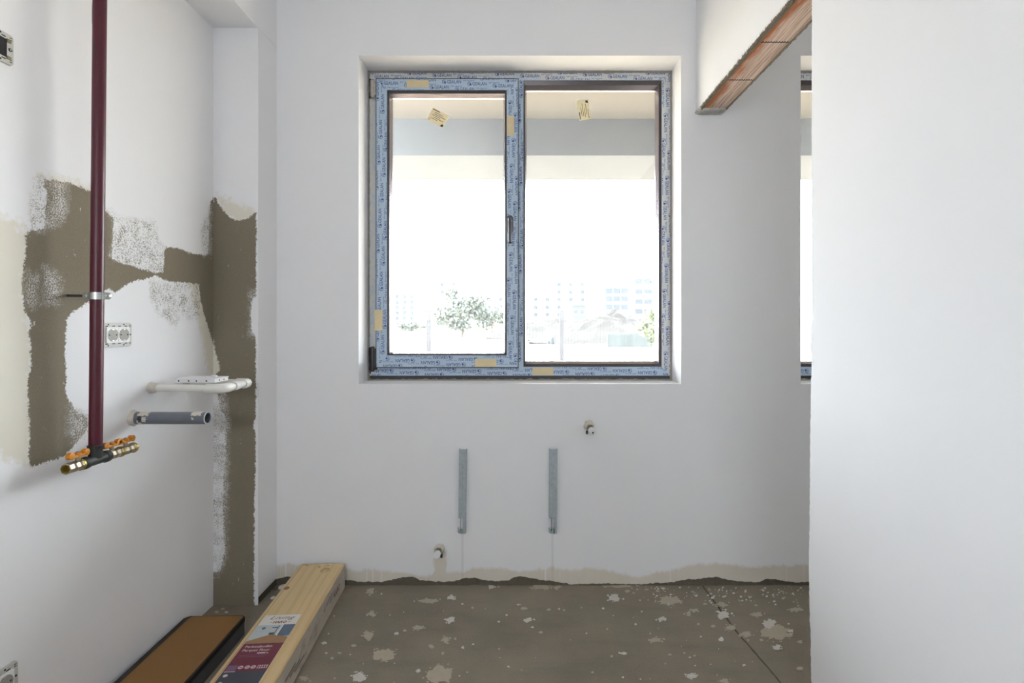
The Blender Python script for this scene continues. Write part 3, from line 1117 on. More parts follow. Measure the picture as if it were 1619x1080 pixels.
def film_print(L, W, place, parent, seed, mit0=True, mit1=True, y_off=0.0):
    """print on a strip of film of length L and width W; place(u, v) gives the point on the strip"""
    global UNIT
    if UNIT is None:
        UNIT = film_unit()
    r = random.Random(seed)
    u0, v0 = r.uniform(0, 0.12), r.uniform(0, 0.02)
    for which, mat, nm in ((0, 'print', 'film_print'), (1, 'fineprint', 'film_small_print')):
        bm = bmesh.new()
        for i in range(-14, 15):
            for j in range(-8, 9):
                u = u0 + L * 0.5 + i * 0.12 + j * 0.0586
                v = v0 + W * 0.3 - i * 0.0095 + j * 0.0255
                # fold the drift back so that the rows repeat along long strips
                if not (-0.03 < v + 0.008 < W + 0.03) or not (-0.1 < u < L + 0.02):
                    continue
                for gq in UNIT[which]:
                    put2d(bm, gq, lambda a, b: (a, b, 0), (u, v))
        m = 0.0012
        planes = [((0, m, 0), (0, -1, 0)), ((0, W - m, 0), (0, 1, 0))]
        planes.append(((0, W, 0), (-1, -1, 0)) if mit0 else ((m, 0, 0), (-1, 0, 0)))
        planes.append(((L, W, 0), (1, -1, 0)) if mit1 else ((L - m, 0, 0), (1, 0, 0)))
        for co, no in planes:
            bmesh.ops.bisect_plane(bm, geom=bm.verts[:] + bm.edges[:] + bm.faces[:], plane_co=co, plane_no=no, clear_outer=True)
        for v in bm.verts:
            v.co = Vector(place(v.co.x, v.co.y))
        if len(bm.faces):
            make(nm, bm, mat, parent)
        else:
            bm.free()


def prints_for(outer, inner, y, parent, seed, which=('left', 'right', 'top', 'bottom')):
    ox0, ox1, oz0, oz1 = outer
    ix0, ix1, iz0, iz1 = inner
    yy = y - 0.0004
    if 'top' in which:
        film_print(ox1 - ox0, oz1 - iz1, lambda u, v: (ox0 + u, yy, iz1 + v), parent, seed)
    if 'left' in which:
        film_print(oz1 - oz0, ix0 - ox0, lambda u, v: (ix0 - v, yy, oz0 + u), parent, seed + 1)
    if 'right' in which:
        film_print(oz1 - oz0, ox1 - ix1, lambda u, v: (ix1 + v, yy, oz1 - u), parent, seed + 2)
    if 'bottom' in which:
        film_print(ox1 - ox0, iz0 - oz0, lambda u, v: (ox1 - u, yy, iz0 - v), parent, seed + 3)


def R(x0, x1, y0, y1, Y):
    """rectangle of the photograph (left, right, top, bottom) on depth Y -> (X0, X1, Z0, Z1)"""
    a = px(x0, y0, Y)
    b = px(x1, y1, Y)
    return (a[0], b[0], b[1], a[1])


def frame_rect(bm, outer, inner, y0, y1):
    ox0, ox1, oz0, oz1 = outer
    ix0, ix1, iz0, iz1 = inner
    add_box(bm, ox0, ix0, y0, y1, oz0, oz1)
    add_box(bm, ix1, ox1, y0, y1, oz0, oz1)
    add_box(bm, ix0, ix1, y0, y1, oz0, iz0)
    add_box(bm, ix0, ix1, y0, y1, iz1, oz1)


def shift_r(r, dx, flip):
    if flip:
        return (dx - r[1], dx - r[0], r[2], r[3])
    return (r[0] + dx, r[1] + dx, r[2], r[3])


YS = YF - 0.022
TH = 0.0008


def build_window(name, dx, flip, label, extras):
    root = struct(empty(name, (0, 0, 0)), label)
    S = lambda r: shift_r(r, dx, flip)
    fo, fi = S(R(583.5, 1060.5, 113.5, 600, YF)), S(R(606, 1046, 127, 580, YF))
    mitre(('frame_stile', 'frame_rail'), fo, fi, YF, YF, YF + 0.075, 'frame', root)
    # film on the fixed frame
    go, gi = S(R(584.5, 1059.5, 114.5, 594, YF)), S(R(606, 1046, 127, 580, YF))
    fl = mitre(('protective_film', 'protective_film'), go, gi, YF - TH, YF - TH, YF + 0.001, 'film_dirty', root)
    fl['bottom'].data.materials.clear()
    fl['bottom'].data.materials.append(M['film'])
    prints_for(go, gi, YF - TH, root, 31, ('right', 'bottom', 'top') if not flip else ('top', 'bottom'))
    # mullion
    mo = S(R(812, 827.5, 127, 580, YF))
    box('mullion', mo[0], mo[1], YF, YF + 0.075, mo[2], mo[3], 'frame', root)
    mf = S(R(816, 827.5, 127, 580, YF))
    box('protective_film', mf[0], mf[1], YF - TH, YF + 0.001, mf[2], mf[3], 'film', root)
    film_print(mf[3] - mf[2], mf[1] - mf[0], lambda u, v: (mf[1] - v, YF - TH - 0.0004, mf[2] + u), root, 50, False, False)
    # beads and pane of the fixed light
    bo, bi = S(R(827.5, 1046, 127, 580, YF)), S(R(832.5, 1036.5, 143, 571, YF + 0.026))
    bm_ = tuple(a * 0.45 + b * 0.55 for a, b in zip(bo, bi))
    mitre(('glazing_bead', 'glazing_bead'), bo, bm_, YF + 0.001, YF + 0.006, YF + 0.05, 'bead', root)
    mitre(('spacer_bar', 'spacer_bar'), bm_, bi, YF + 0.007, YF + 0.028, YF + 0.045, 'seal', root)
    box('pane', bi[0] - 0.006, bi[1] + 0.006, YF + 0.0285, YF + 0.0325, bi[2] - 0.006, bi[3] + 0.006, 'glass', root)
    # opening sash
    sash = empty('sash', (0, 0, 0), parent=root)
    so, si_ = S(R(594, 819.8, 124, 581.8, YS)), S(R(612, 801, 142.5, 562, YS))
    mitre(('sash_stile', 'sash_rail'), so, si_, YS, YS, YF + 0.03, 'frame', sash)
    po = S(R(595.3, 818.6, 125.2, 580.4, YS))
    mitre(('protective_film', 'protective_film'), po, si_, YS - TH, YS - TH, YS + 0.001, 'film', sash)
    prints_for(po, si_, YS - TH, sash, 77)
    di = S(R(620.3, 796, 155, 556.5, YS + 0.03))
    dm = tuple(a * 0.45 + b * 0.55 for a, b in zip(si_, di))
    mitre(('glazing_bead', 'glazing_bead'), si_, dm, YS + 0.001, YS + 0.007, YS + 0.05, 'bead', sash)
    mitre(('spacer_bar', 'spacer_bar'), dm, di, YS + 0.008, YS + 0.031, YS + 0.048, 'seal', sash)
    box('pane', di[0] - 0.006, di[1] + 0.006, YS + 0.032, YS + 0.036, di[2] - 0.006, di[3] + 0.006, 'glass', sash)
    if extras:
        # lever handle pointing down
        hx, hz = px(806.5, 350, YS)
        bm = bmesh.new()
        n = 18
        outl = [(0.014 * math.cos(math.pi * k / n), 0.012 + 0.014 * math.sin(math.pi * k / n)) for k in range(n + 1)]
        outl += [(-0.014 * math.cos(math.pi * k / n), -0.045 - 0.014 * math.sin(math.pi * k / n)) for k in range(n + 1)]
        a = [bm.verts.new((hx + p[0], YS - TH - 0.011, hz + p[1])) for p in outl]
        b = [bm.verts.new((hx + p[0] * 1.1, YS - TH, hz + p[1])) for p in outl]
        bm.faces.new(a)
        for i in range(len(outl)):
            j = (i + 1) % len(outl)
            bm.faces.new((a[i], a[j], b[j], b[i]))
        add_lathe(bm, (hx, YS - 0.010, hz), (0, -1, 0), [(0, 0.010), (0.03, 0.009)], 16)
        add_box(bm, hx - 0.0085, hx + 0.0085, YS - 0.050, YS - 0.036, hz - 0.110, hz + 0.010, 0.005, 3)
        bmesh.ops.recalc_face_normals(bm, faces=bm.faces)
        o = make('handle', bm, 'handle', sash)
        auto_smooth(o)
        o['label'] = 'dark grey lever handle pointing down'
        # hinges on the left edge
        for (y0, y1, dirty) in ((124, 153, True), (548, 588, False)):
            r = R(584.5, 591.5, y0, y1, YS - 0.004)
            bm = bmesh.new()
            add_lathe(bm, ((r[0] + r[1]) / 2, YS + 0.006, r[2]), (0, 0, 1), [(0, 0.006), (0.006, 0.010), (r[3] - r[2] - 0.006, 0.010), (r[3] - r[2], 0.006)], 14)
            add_box(bm, r[0] + 0.004, r[1] + 0.008, YS + 0.002, YS + 0.02, r[2] + 0.01, r[3] - 0.01)
            o = make('hinge', bm, mat_mortar('plaster_caked_hinge', (196, 192, 184)) if dirty else 'frame', root)
            o['label'] = 'hinge caked with plaster' if dirty else 'black bottom hinge'
            r2 = R(583.8, 586.5, y0 + 1, y1 + 3, YF)
            box('hinge_plate', r2[0], r2[1], YF - 0.004, YF + 0.002, r2[2], r2[3], 'hole', root)
        # strips of masking tape on the film
        for (q, Yq, par) in (((643, 678, 127, 138.5), YS, sash), ((801.5, 813, 183, 215), YS, sash), ((592.5, 605, 490, 523), YS, sash), ((751, 785, 567.5, 580), YS, sash),
                             ((842, 875, 581, 593), YF, root)):
            r = R(*q, Yq)
            box('masking_tape', r[0], r[1], Yq - 0.0026, Yq - TH - 0.0003, r[2], r[3], 'tape', par)
        # paper stickers on the panes
        for (cx, cy_, w, h, ang, Yq, par) in ((692.5, 186.5, 29, 21, -29, YS + 0.0315, sash), (923, 174, 31, 18, -81 + 180, YF + 0.028, root)):
            X, Z = px(cx, cy_, Yq)
            k = Yq / F
            ca, sa = math.cos(math.radians(ang)), math.sin(math.radians(ang))
            fn = lambda u, v, y=Yq - 0.0012: (X + (u * ca - v * sa) * k, y, Z + (u * sa + v * ca) * k)
            bm = bmesh.new()
            put2d(bm, rect2d(-w / 2, w / 2, -h / 2, h / 2), lambda u, v: fn(u, v, Yq - 0.0006))
            ex = bmesh.ops.extrude_face_region(bm, geom=bm.faces[:])
            for v in ex['geom']:
                if isinstance(v, bmesh.types.BMVert):
                    v.co.y += 0.0004
            make('sticker', bm, 'sticker', par)
            bm = bmesh.new()
            put2d(bm, rect2d(-w / 2 + 1, -w / 2 + 13, h / 2 - 2.2, h / 2 - 0.8), fn)
            for i, (a, b) in enumerate(((6, 20), (6, 26), (4, 18), (8, 25), (4, 16))):
                put2d(bm, rect2d(-w / 2 + a, min(w / 2 - 1, -w / 2 + b), h / 2 - 5.2 - i * 2.6, h / 2 - 4.5 - i * 2.6), fn)
            put2d(bm, ([(w / 2 - 6, -h / 2 + 0.6), (w / 2 - 1.5, -h / 2 + 0.6), (w / 2 - 0.8, -h / 2 + 4.2), (w / 2 - 4, -h / 2 + 5)], [(0, 1, 2, 3)]), fn)
            put2d(bm, ring2d(-w / 2 + 2.5, -h / 2 + 2.4, 0.9, 1.4, 10), fn)
            make('sticker_print', bm, 'ink', par)
    return root


build_window('window_1', 0.0, False, 'large two-light window with blue printed film on dark frame', True)
build_window('window_2', (W2[0] + W2[1]) / 2, True, 'window of the next room glimpsed through the doorway', False)

# rough plaster and grime between frame and reveal
for w, nm in ((W1, 'a'), (W2, 'b')):
    bm = bmesh.new()
    n = 160
    for (p0, p1, nrm) in (((w[0], w[2]), (w[1], w[2]), (0, 1)), ((w[0], w[3]), (w[1], w[3]), (0, -1)), ((w[0], w[2]), (w[0], w[3]), (1, 0)), ((w[1], w[2]), (w[1], w[3]), (-1, 0))):
        a, b, c = [], [], []
        for i in range(n + 1):
            t = i / n
            x, z = p0[0] + (p1[0] - p0[0]) * t, p0[1] + (p1[1] - p0[1]) * t
            k = 0.007 + 0.005 * mnoise.noise((x * 30, z * 30, 3)) + 0.003 * mnoise.noise((x * 120, z * 120, 3))
            a.append(bm.verts.new((x, YF - 0.010 - k * 0.7, z)))
            b.append(bm.verts.new((x + nrm[0] * k * 0.7, YF - 0.004, z + nrm[1] * k * 0.7)))
            c.append(bm.verts.new((x + nrm[0] * k, YF + 0.004, z + nrm[1] * k)))
        for i in range(n):
            bm.faces.new((a[i], a[i + 1], b[i + 1], b[i]))
            bm.faces.new((b[i], b[i + 1], c[i + 1], c[i]))
    bmesh.ops.recalc_face_normals(bm, faces=bm.faces)
    make('reveal_filler', bm, mat_mortar('grimy_reveal_filler', (176, 172, 164)), wb, True)

# ================================================================== THINGS ON THE LEFT WALL
# ---- gas pipe with its clamp and valves
PY = 1.4455
PX0 = (151 - CX) * PY / F           # at the manifold
PX1 = (158 - CX) * PY / F           # near the ceiling
PZ = 0.790
gas = tag(empty('gas_pipe', (PX0, PY, PZ)), 'dark red vertical gas pipe with yellow-handled valves at its foot', 'pipe')
GX, GY, GZ = gas.location
L_ = lambda x, y, z: (x - GX, y - GY, z - GZ)
topz = ZBM - 0.0
lean = (PX1 - PX0) / (2.1 - PZ)
tube('riser', [L_(PX0 + lean * (z - PZ), PY, z) for z in (PZ + 0.03, 1.3, 1.9, topz + 0.02)], 0.0163, 'red', gas, 24)
# filler left on the top of the pipe
for (zlo, zhi, w0, w1) in ((2.015, 2.075, 0.10, 0.34), (2.085, 2.38, 0.42, 0.60)):
    bm = bmesh.new()
    cols_ = []
    nz_ = 22
    for k in range(nz_ + 1):
        z = zlo + (zhi - zlo) * k / nz_
        a0 = math.radians(218) + 0.25 * mnoise.noise((z * 26, 1, 0))
        hw_ = (w0 + (w1 - w0) * math.sin(math.pi * min(1, k / nz_ * 0.8 + 0.05))) * (1 + 0.5 * mnoise.noise((z * 50, 4, 0)))
        xw = PX0 + lean * (z - PZ)
        cols_.append([bm.verts.new(L_(xw + 0.0172 * math.cos(a0 + t_ * hw_), PY + 0.0172 * math.sin(a0 + t_ * hw_), z)) for t_ in (-1, -0.4, 0.2, 0.8)])
    for k in range(nz_):
        for i in range(3):
            bm.faces.new((cols_[k][i], cols_[k][i + 1], cols_[k + 1][i + 1], cols_[k + 1][i]))
    make('filler_smear', bm, 'chipped', gas, True)
# clamp
cz = 1.252
cxp = PX0 + lean * (cz - PZ)
clamp = lathe('clamp', L_(cxp, PY, cz - 0.010), (0, 0, 1), [(0, 0.0168), (0, 0.0190), (0.020, 0.0190), (0.020, 0.0168)], 'zinc', gas, 24, False, False)
for s in (-1, 1):
    bm = bmesh.new()
    n = 14
    pts = [(cxp + s * (0.018 + 0.011 + 0.009 * math.cos(math.pi * (k / n - 0.5))), cz + 0.010 * math.sin(math.pi * (k / n - 0.5))) for k in range(n + 1)]
    pts = [(cxp + s * 0.014, cz - 0.010)] + pts + [(cxp + s * 0.014, cz + 0.010)]
    a = [bm.verts.new(L_(p[0], PY - 0.004, p[1])) for p in pts]
    b = [bm.verts.new(L_(p[0], PY + 0.004, p[1])) for p in pts]
    bm.faces.new(a)
    bm.faces.new(list(reversed(b)))
    for i in range(len(pts)):
        j = (i + 1) % len(pts)
        bm.faces.new((a[j], a[i], b[i], b[j]))
    bmesh.ops.recalc_face_normals(bm, faces=bm.faces)
    o = make('clamp_ear', bm, 'zinc', clamp)
    lathe('screw', L_(cxp + s * 0.028, PY - 0.004, cz), (0, -1, 0), [(0, 0.0045), (0.003, 0.0045), (0.004, 0.003)], 'zinc', clamp, 10)
tube('wall_rod', [L_(XL - 0.01, PY, cz + 0.001), L_(cxp - 0.018, PY, cz)], 0.0040, 'iron', gas, 10)
# manifold: tee, nipples and three ball valves in a row parallel to the wall
tee = lathe('tee', L_(PX0, PY - 0.046, PZ), (0, 1, 0), [(0, 0.0150), (0.004, 0.0170), (0.016, 0.0170), (0.018, 0.0145), (0.074, 0.0145), (0.076, 0.0170), (0.088, 0.0170), (0.092, 0.0150)], 'iron', gas, 24)
lathe('tee_neck', L_(PX0, PY, PZ + 0.005), (0, 0, 1), [(0, 0.0165), (0.026, 0.0175), (0.030, 0.0190), (0.036, 0.0190), (0.037, 0.0165)], 'iron', tee, 24)


def valve(y0, y1, handle_y, end_open):
    v = empty('valve', (0, 0, 0), parent=gas)
    d = y1 - y0
    lathe('valve_body', L_(PX0, y0, PZ), (0, 1, 0), [(0, 0.0125), (0.001, 0.0150), (d * 0.26, 0.0150), (d * 0.30, 0.0125), (d * 0.42, 0.0150), (d * 0.62, 0.0150), (d * 0.74, 0.0125), (d * 0.78, 0.0152), (d, 0.0152)],
          'nickel', v, 8, not end_open, True, False)
    lathe('collar', L_(PX0, y1 - 0.010, PZ), (0, 1, 0), [(0, 0.0140), (0.001, 0.0160), (0.006, 0.0160), (0.007, 0.0140)], 'brass', v, 20, False, False)
    lathe('stem', L_(PX0, handle_y, PZ + 0.012), (0, 0, 1), [(0, 0.006), (0.018, 0.006)], 'nickel', v, 12)
    # butterfly handle: a bar with two upturned round wings
    bm = bmesh.new()
    z = PZ + 0.022
    add_box(bm, *[c for c in (PX0 - GX - 0.006, PX0 - GX + 0.006, handle_y - GY - 0.022, handle_y - GY + 0.022, z - GZ, z - GZ + 0.008)], 0.0025, 2)
    for s in (-1, 1):
        add_lathe(bm, L_(PX0 - 0.0065, handle_y + s * 0.0235, z + 0.0085), (1, 0, 0), [(0, 0.007), (0.001, 0.0095), (0.012, 0.0095), (0.013, 0.007)], 16)
    add_lathe(bm, L_(PX0, handle_y, z + 0.004), (0, 0, 1), [(0, 0.0085), (0.008, 0.0085), (0.009, 0.007)], 14)
    o = make('valve_handle', bm, 'yellow', v)
    auto_smooth(o)
    o['label'] = 'yellow butterfly handle'
    lathe('handle_screw', L_(PX0, handle_y, z + 0.013), (0, 0, 1), [(0, 0.0042), (0.003, 0.0042)], 'zinc', v, 8)
    return v


v1 = valve(1.350, 1.402, 1.388, True)
lathe('open_bore', L_(PX0, 1.352, PZ), (0, 1, 0), [(0, 0.0135), (0.0005, 0.0105), (0.022, 0.0105)], 'brass', v1, 20, False, True)
lathe('bore_end', L_(PX0, 1.366, PZ), (0, 1, 0), [(0, 0.0104), (0.002, 0.0104)], mat_plain('ochre_plug', (120, 98, 24), 0.5), v1, 18)
valve(1.490, 1.541, 1.503, False)
valve(1.541, 1.592, 1.556, False)

# ---- electrical boxes
def wall_plate(name, Yc, Zc, kind, label, flaps=True):
    """mounting frame on the left wall; local x sticks out of the wall, y along it"""
    r = tag(empty(name, (XL, Yc, Zc)), label, 'socket' if kind == 'sockets' else 'switch box', None)
    hw, hh = 0.0600, 0.0380

    def rr(hw, hh, rad, n=5):
        pts = []
        for (sx, sy, a0) in ((1, 1, 0), (-1, 1, 90), (-1, -1, 180), (1, -1, 270)):
            for k in range(n + 1):
                a = math.radians(a0 + 90 * k / n)
                pts.append((sx * (hw - rad) + rad * math.cos(a), sy * (hh - rad) + rad * math.sin(a)))
        return pts

    def plate(nm, pts, x0, x1, mat, par, inset=0.0):
        bm = bmesh.new()
        a = [bm.verts.new((x0, p[0], p[1])) for p in pts]
        b = [bm.verts.new((x1, p[0] * (1 - inset), p[1] * (1 - inset))) for p in pts]
        bm.faces.new(b)
        bm.faces.new(list(reversed(a)))
        for i in range(len(pts)):
            j = (i + 1) % len(pts)
            bm.faces.new((a[i], a[j], b[j], b[i]))
        bmesh.ops.recalc_face_normals(bm, faces=bm.faces)
        return make(nm, bm, mat, par)
    plate('frame_plate', rr(hw, hh, 0.008), 0.0, 0.0065, 'plastic_grey', r, 0.02)
    if kind == 'sockets':
        plate('socket_block', rr(0.0460, 0.0245, 0.002), 0.004, 0.0105, 'plastic', r, 0.01)
        for s in (-0.0225, 0.0225):
            well = lathe('socket_well', (0.0098, s, 0), (1, 0, 0), [(0, 0.0200), (0.0016, 0.0200), (0.0016, 0.0192), (0.0010, 0.0190)], 'socket_face', r, 28)
            for k in (-1, 1):
                lathe('contact_hole', (0.0104, s + k * 0.0135, 0.000), (1, 0, 0), [(0, 0.0022), (0.0008, 0.0022)], 'hole', well, 10)
                box('earth_clip', 0.0108, 0.0118, s - 0.004, s + 0.004, k * 0.0175 - 0.001, k * 0.0175 + 0.001, 'zinc', well)
        box('block_seam', 0.0100, 0.0108, -0.0004, 0.0004, -0.0244, 0.0244, 'plastic_grey', r)
    else:
        plate('box_opening', rr(0.0420, 0.0225, 0.002), 0.0045, 0.0069, 'hole', r, 0.0)
        for (a, b) in ((-0.046, 0.02), (0.046, 0.02), (0.046, -0.022), (-0.046, -0.022)):
            box('clip', 0.006, 0.009, a - 0.005, a + 0.005, b - 0.004, b + 0.004, 'brass_dirty', r)
        lathe('clip_screw', (0.006, 0.050, 0.000), (1, 0, 0), [(0, 0.0045), (0.002, 0.004)], 'hole', r, 12)
        lathe('clip_screw', (0.006, 0.050, 0.000), (1, 0, 0), [(0, 0.0025), (0.0026, 0.002)], 'zinc', r, 10)
    # dark slots and screw holes round the frame
    for y in (-0.042, -0.015, 0.008, 0.034):
        for s in (-1, 1):
            box('slot', 0.0058, 0.0070, y - 0.005, y + 0.005, s * 0.0275 - 0.0013, s * 0.0275 + 0.0013, 'hole', r)
    for y in (-0.036, 0.026):
        for s in (-1, 1):
            lathe('screw_hole', (0.0055, y, s * 0.0325), (1, 0, 0), [(0, 0.0025), (0.0014, 0.0025)], 'hole', r, 10)
    for z in (-0.030, -0.025, 0.025, 0.030):
        box('slot', 0.0058, 0.0070, 0.049, 0.055, z - 0.0009, z + 0.0009, 'hole', r)
    lathe('screw_hole', (0.0055, 0.0535, 0.0), (1, 0, 0), [(0, 0.0026), (0.0014, 0.0026)], 'hole', r, 10)
    return r


zc = EYE - (529.5 - CY) / F * 1.617
wall_plate('double_socket', 1.616, zc, 'sockets', 'white double socket without cover, half hidden behind the red pipe')
wall_plate('switch_box', 1.2256, 1.8555, 'open', 'open switch mounting frame high on the left wall at photo edge')
wall_plate('floor_socket', 1.237, 0.2875, 'sockets', 'uncovered socket frame low on the left wall at bottom photo corner')

# ---- white water pipe loop
WY0, WZ = 1.770, 0.9500
WX = -1.031
WY1 = 1.957
loop = tag(empty('water_pipe_loop', (XL, WY0, WZ)), 'white plastic water pipe bent in a U out of the left wall', 'pipe')
LL = lambda x, y, z: (x - XL, y - WY0, z - WZ)
rb = 0.028
c1 = [LL(WX - rb + rb * math.sin(a), WY0 + rb - rb * math.cos(a), WZ - 0.002) for a in np.linspace(0, math.pi / 2, 7)]
c2 = [LL(WX - rb + rb * math.cos(a), WY1 - rb + rb * math.sin(a), WZ - 0.002) for a in np.linspace(0, math.pi / 2, 7)]
tube('pipe', [LL(XL - 0.01, WY0, WZ + 0.002)] + [LL(-1.15, WY0, WZ)] + c1 + c2 + [LL(-1.15, WY1, WZ)] + [LL(XL - 0.01, WY1, WZ)], 0.0128, 'ppr', loop, 18)
for (pts) in ([LL(WX - 0.052, WY0, WZ - 0.002)] + c1 + [LL(WX, WY0 + 0.050, WZ - 0.002)], [LL(WX, WY1 - 0.050, WZ - 0.002)] + c2 + [LL(WX - 0.050, WY1, WZ - 0.002)]):
    tube('elbow', pts, 0.0168, 'ppr', loop, 18)
tube('coupling', [LL(WX, 1.842, WZ - 0.002), LL(WX, 1.872, WZ - 0.002)], 0.0160, 'ppr', loop, 18)
rnd = random.Random(3)
for yy in (WY0, WY1):
    lathe('plaster_collar', LL(XL - 0.005, yy, WZ + 0.002), (1, 0, 0), [(0, 0.020), (0.010, 0.019), (0.020, 0.0165), (0.030, 0.0135)], 'ppr_dirty', loop, 16, jitter=0.10, rnd=rnd)
for d in ((XL + 0.02, WY1 - 0.02, 0.004), (XL + 0.026, WY1 - 0.03, 0.003)):
    pass

# ---- loose white frame lying on the loop
tz = WZ + 0.0145
fr_ = tag(empty('loose_wall_frame', (-1.146, 1.846, tz), (0, 0, math.radians(-2))), 'white plastic mounting frame lying on the white pipe loop', 'frame')
hx, hy, hz = 0.0745, 0.0430, 0.0125
body = box('frame_body', -hx * 0.97, hx * 0.97, -hy * 0.95, hy * 0.95, 0, hz, 'plastic', fr_, 0.0012, 1)
box('frame_flange', -hx, hx, -hy, hy, hz, hz + 0.0028, 'plastic', fr_, 0.001, 1)
box('frame_tab', 0.024, 0.042, 0.012, 0.026, hz + 0.0026, hz + 0.0085, 'plastic', fr_, 0.002, 2)
for x in (-0.056, -0.020, 0.008, 0.044):
    lathe('screw_hole', (x, -hy * 0.95 + 0.0003, hz * 0.52), (0, -1, 0), [(0, 0.0029), (0.0008, 0.0029)], 'hole', fr_, 12)
for y in (-0.012, 0.014):
    lathe('screw_hole', (hx * 0.97 - 0.0003, y, hz * 0.52), (1, 0, 0), [(0, 0.0026), (0.0008, 0.0026)], 'hole', fr_, 12)

# ---- grey drain pipe
DY, DZ = 1.689, EYE - (661 - CY) / F * 1.689
DX1 = -1.030
drain = tag(empty('drain_pipe', (XL, DY, DZ)), 'grey plastic drain pipe stub sticking out of the left wall', 'pipe')
Ld = DX1 - XL
lathe('pipe', (-0.02, 0, 0), (1, 0, 0), [(0, 0.0200), (Ld + 0.02, 0.0200), (Ld + 0.0205, 0.0195), (Ld + 0.0205, 0.0172), (Ld - 0.10, 0.0170)], 'pvc', drain, 28, True, True)
lathe('rim', (Ld - 0.001, 0, 0), (1, 0, 0), [(0, 0.0204), (0.0022, 0.0204), (0.0024, 0.0174), (0.001, 0.0174)], mat_plain('pale_cut_pipe_edge', (176, 178, 182), 0.5), drain, 28, False, False)
lathe('bore', (Ld - 0.06, 0, 0), (1, 0, 0), [(0, 0.0169), (0.002, 0.0169)], 'hole', drain, 24)
rnd = random.Random(8)
lathe('plaster_collar', (-0.01, 0, 0), (1, 0, 0), [(0, 0.027), (0.012, 0.0265), (0.020, 0.0225), (0.026, 0.0212)], 'ppr_dirty', drain, 18, True, False, jitter=0.07, rnd=rnd)


def smear(parent, x0, x1, a0, a1, r, mat, n=7, seed=1):
    bm = bmesh.new()
    g = []
    for i in range(n + 1):
        x = x0 + (x1 - x0) * i / n
        row = []
        for j in range(n + 1):
            a = a0 + (a1 - a0) * j / n
            e = 0.0 if 0 < i < n and 0 < j < n else 1.0
            xx = x + e * mnoise.noise((i * 1.3 + seed, j * 1.7, 2)) * 0.006
            aa = a + e * mnoise.noise((i * 1.1, j * 1.9 + seed, 5)) * 0.25
            row.append(bm.verts.new((xx, -r * math.cos(aa), r * math.sin(aa))))
        g.append(row)
    for i in range(n):
        for j in range(n):
            bm.faces.new((g[i][j], g[i + 1][j], g[i + 1][j + 1], g[i][j + 1]))
    return make('plaster_smear', bm, mat, parent, True)


smear(drain, 0.028, 0.062, 0.5, 1.9, 0.0206, 'ppr_dirty', seed=1)
smear(drain, 0.044, 0.056, -0.5, 0.3, 0.0206, 'ppr_dirty', 5, seed=4)
smear(drain, 0.026, 0.036, -0.2, -1.5, 0.0206, 'ppr_dirty', 5, seed=6)
smear(drain, 0.030, 0.040, -0.6, 0.6, 0.0207, 'iron', 5, seed=9)
smear(drain, Ld - 0.046, Ld - 0.012, 0.55, 1.7, 0.0206, 'ppr_dirty', seed=12)
smear(drain, Ld - 0.040, Ld - 0.033, -0.1, 0.25, 0.0206, 'ppr_dirty', 4, seed=14)

# ================================================================== THINGS ON THE BACK WALL
def bracket(x0, x1, tilt, label):
    a = px(x0, 709, YB)
    b = px(x1, 841, YB)
    r = tag(empty('radiator_bracket', ((a[0] + b[0]) / 2, YB, b[1]), (0, tilt, 0)), label, 'bracket', 'radiator brackets')
    w, h = b[0] - a[0], a[1] - b[1]
    zt = 0.068
    box('front_plate', -w / 2, w / 2, -0.022, -0.0195, zt, h, 'zinc_dull', r, 0.0008, 1)
    for s in (-1, 1):
        box('flange', s * w / 2 - 0.001, s * w / 2 + 0.001, -0.021, 0.0, zt + 0.005, h, 'zinc_dull', r)
    # slotted foot with a hook on its left
    box('foot_strip', w * 0.10, w / 2, -0.0215, -0.0195, 0.0, zt, 'zinc_dull', r)
    box('foot_strip', -w * 0.28, -w * 0.14, -0.0215, -0.0195, 0.010, zt, 'zinc_dull', r)
    box('foot_strip', -w * 0.28, w * 0.2, -0.0215, -0.0195, 0.0, 0.022, 'zinc_dull', r)
    cyl_cap_plate('hook', [(-w * 0.28, 0.004), (-w * 0.28, 0.014), (-w * 0.42, 0.016), (-w * 0.42, 0.028), (-w * 0.58, 0.028), (-w * 0.58, 0.010), (-w * 0.48, 0.004)], -0.026, -0.0195, 'zinc_dull', r)
    for z in (h - 0.022, h - 0.050):
        lathe('bolt_head', (w * 0.06, -0.0218, z), (0, -1, 0), [(0, 0.0050), (0.002, 0.0050), (0.003, 0.003)], 'zinc_dull', r, 10)
    box('centre_rib', -0.0018, 0.0018, -0.0232, -0.0215, h * 0.40, h - 0.065, 'zinc_dull', r, 0.0006, 1)
    box('foot_side', w / 2 - 0.0016, w / 2, -0.021, 0.0, 0.0, zt + 0.006, 'zinc_dull', r)
    return r


bracket(725.5, 736.5, math.radians(0.7), 'left of two galvanised steel radiator brackets below the window')
bracket(868, 880, math.radians(0.2), 'right of two galvanised steel radiator brackets below the window')


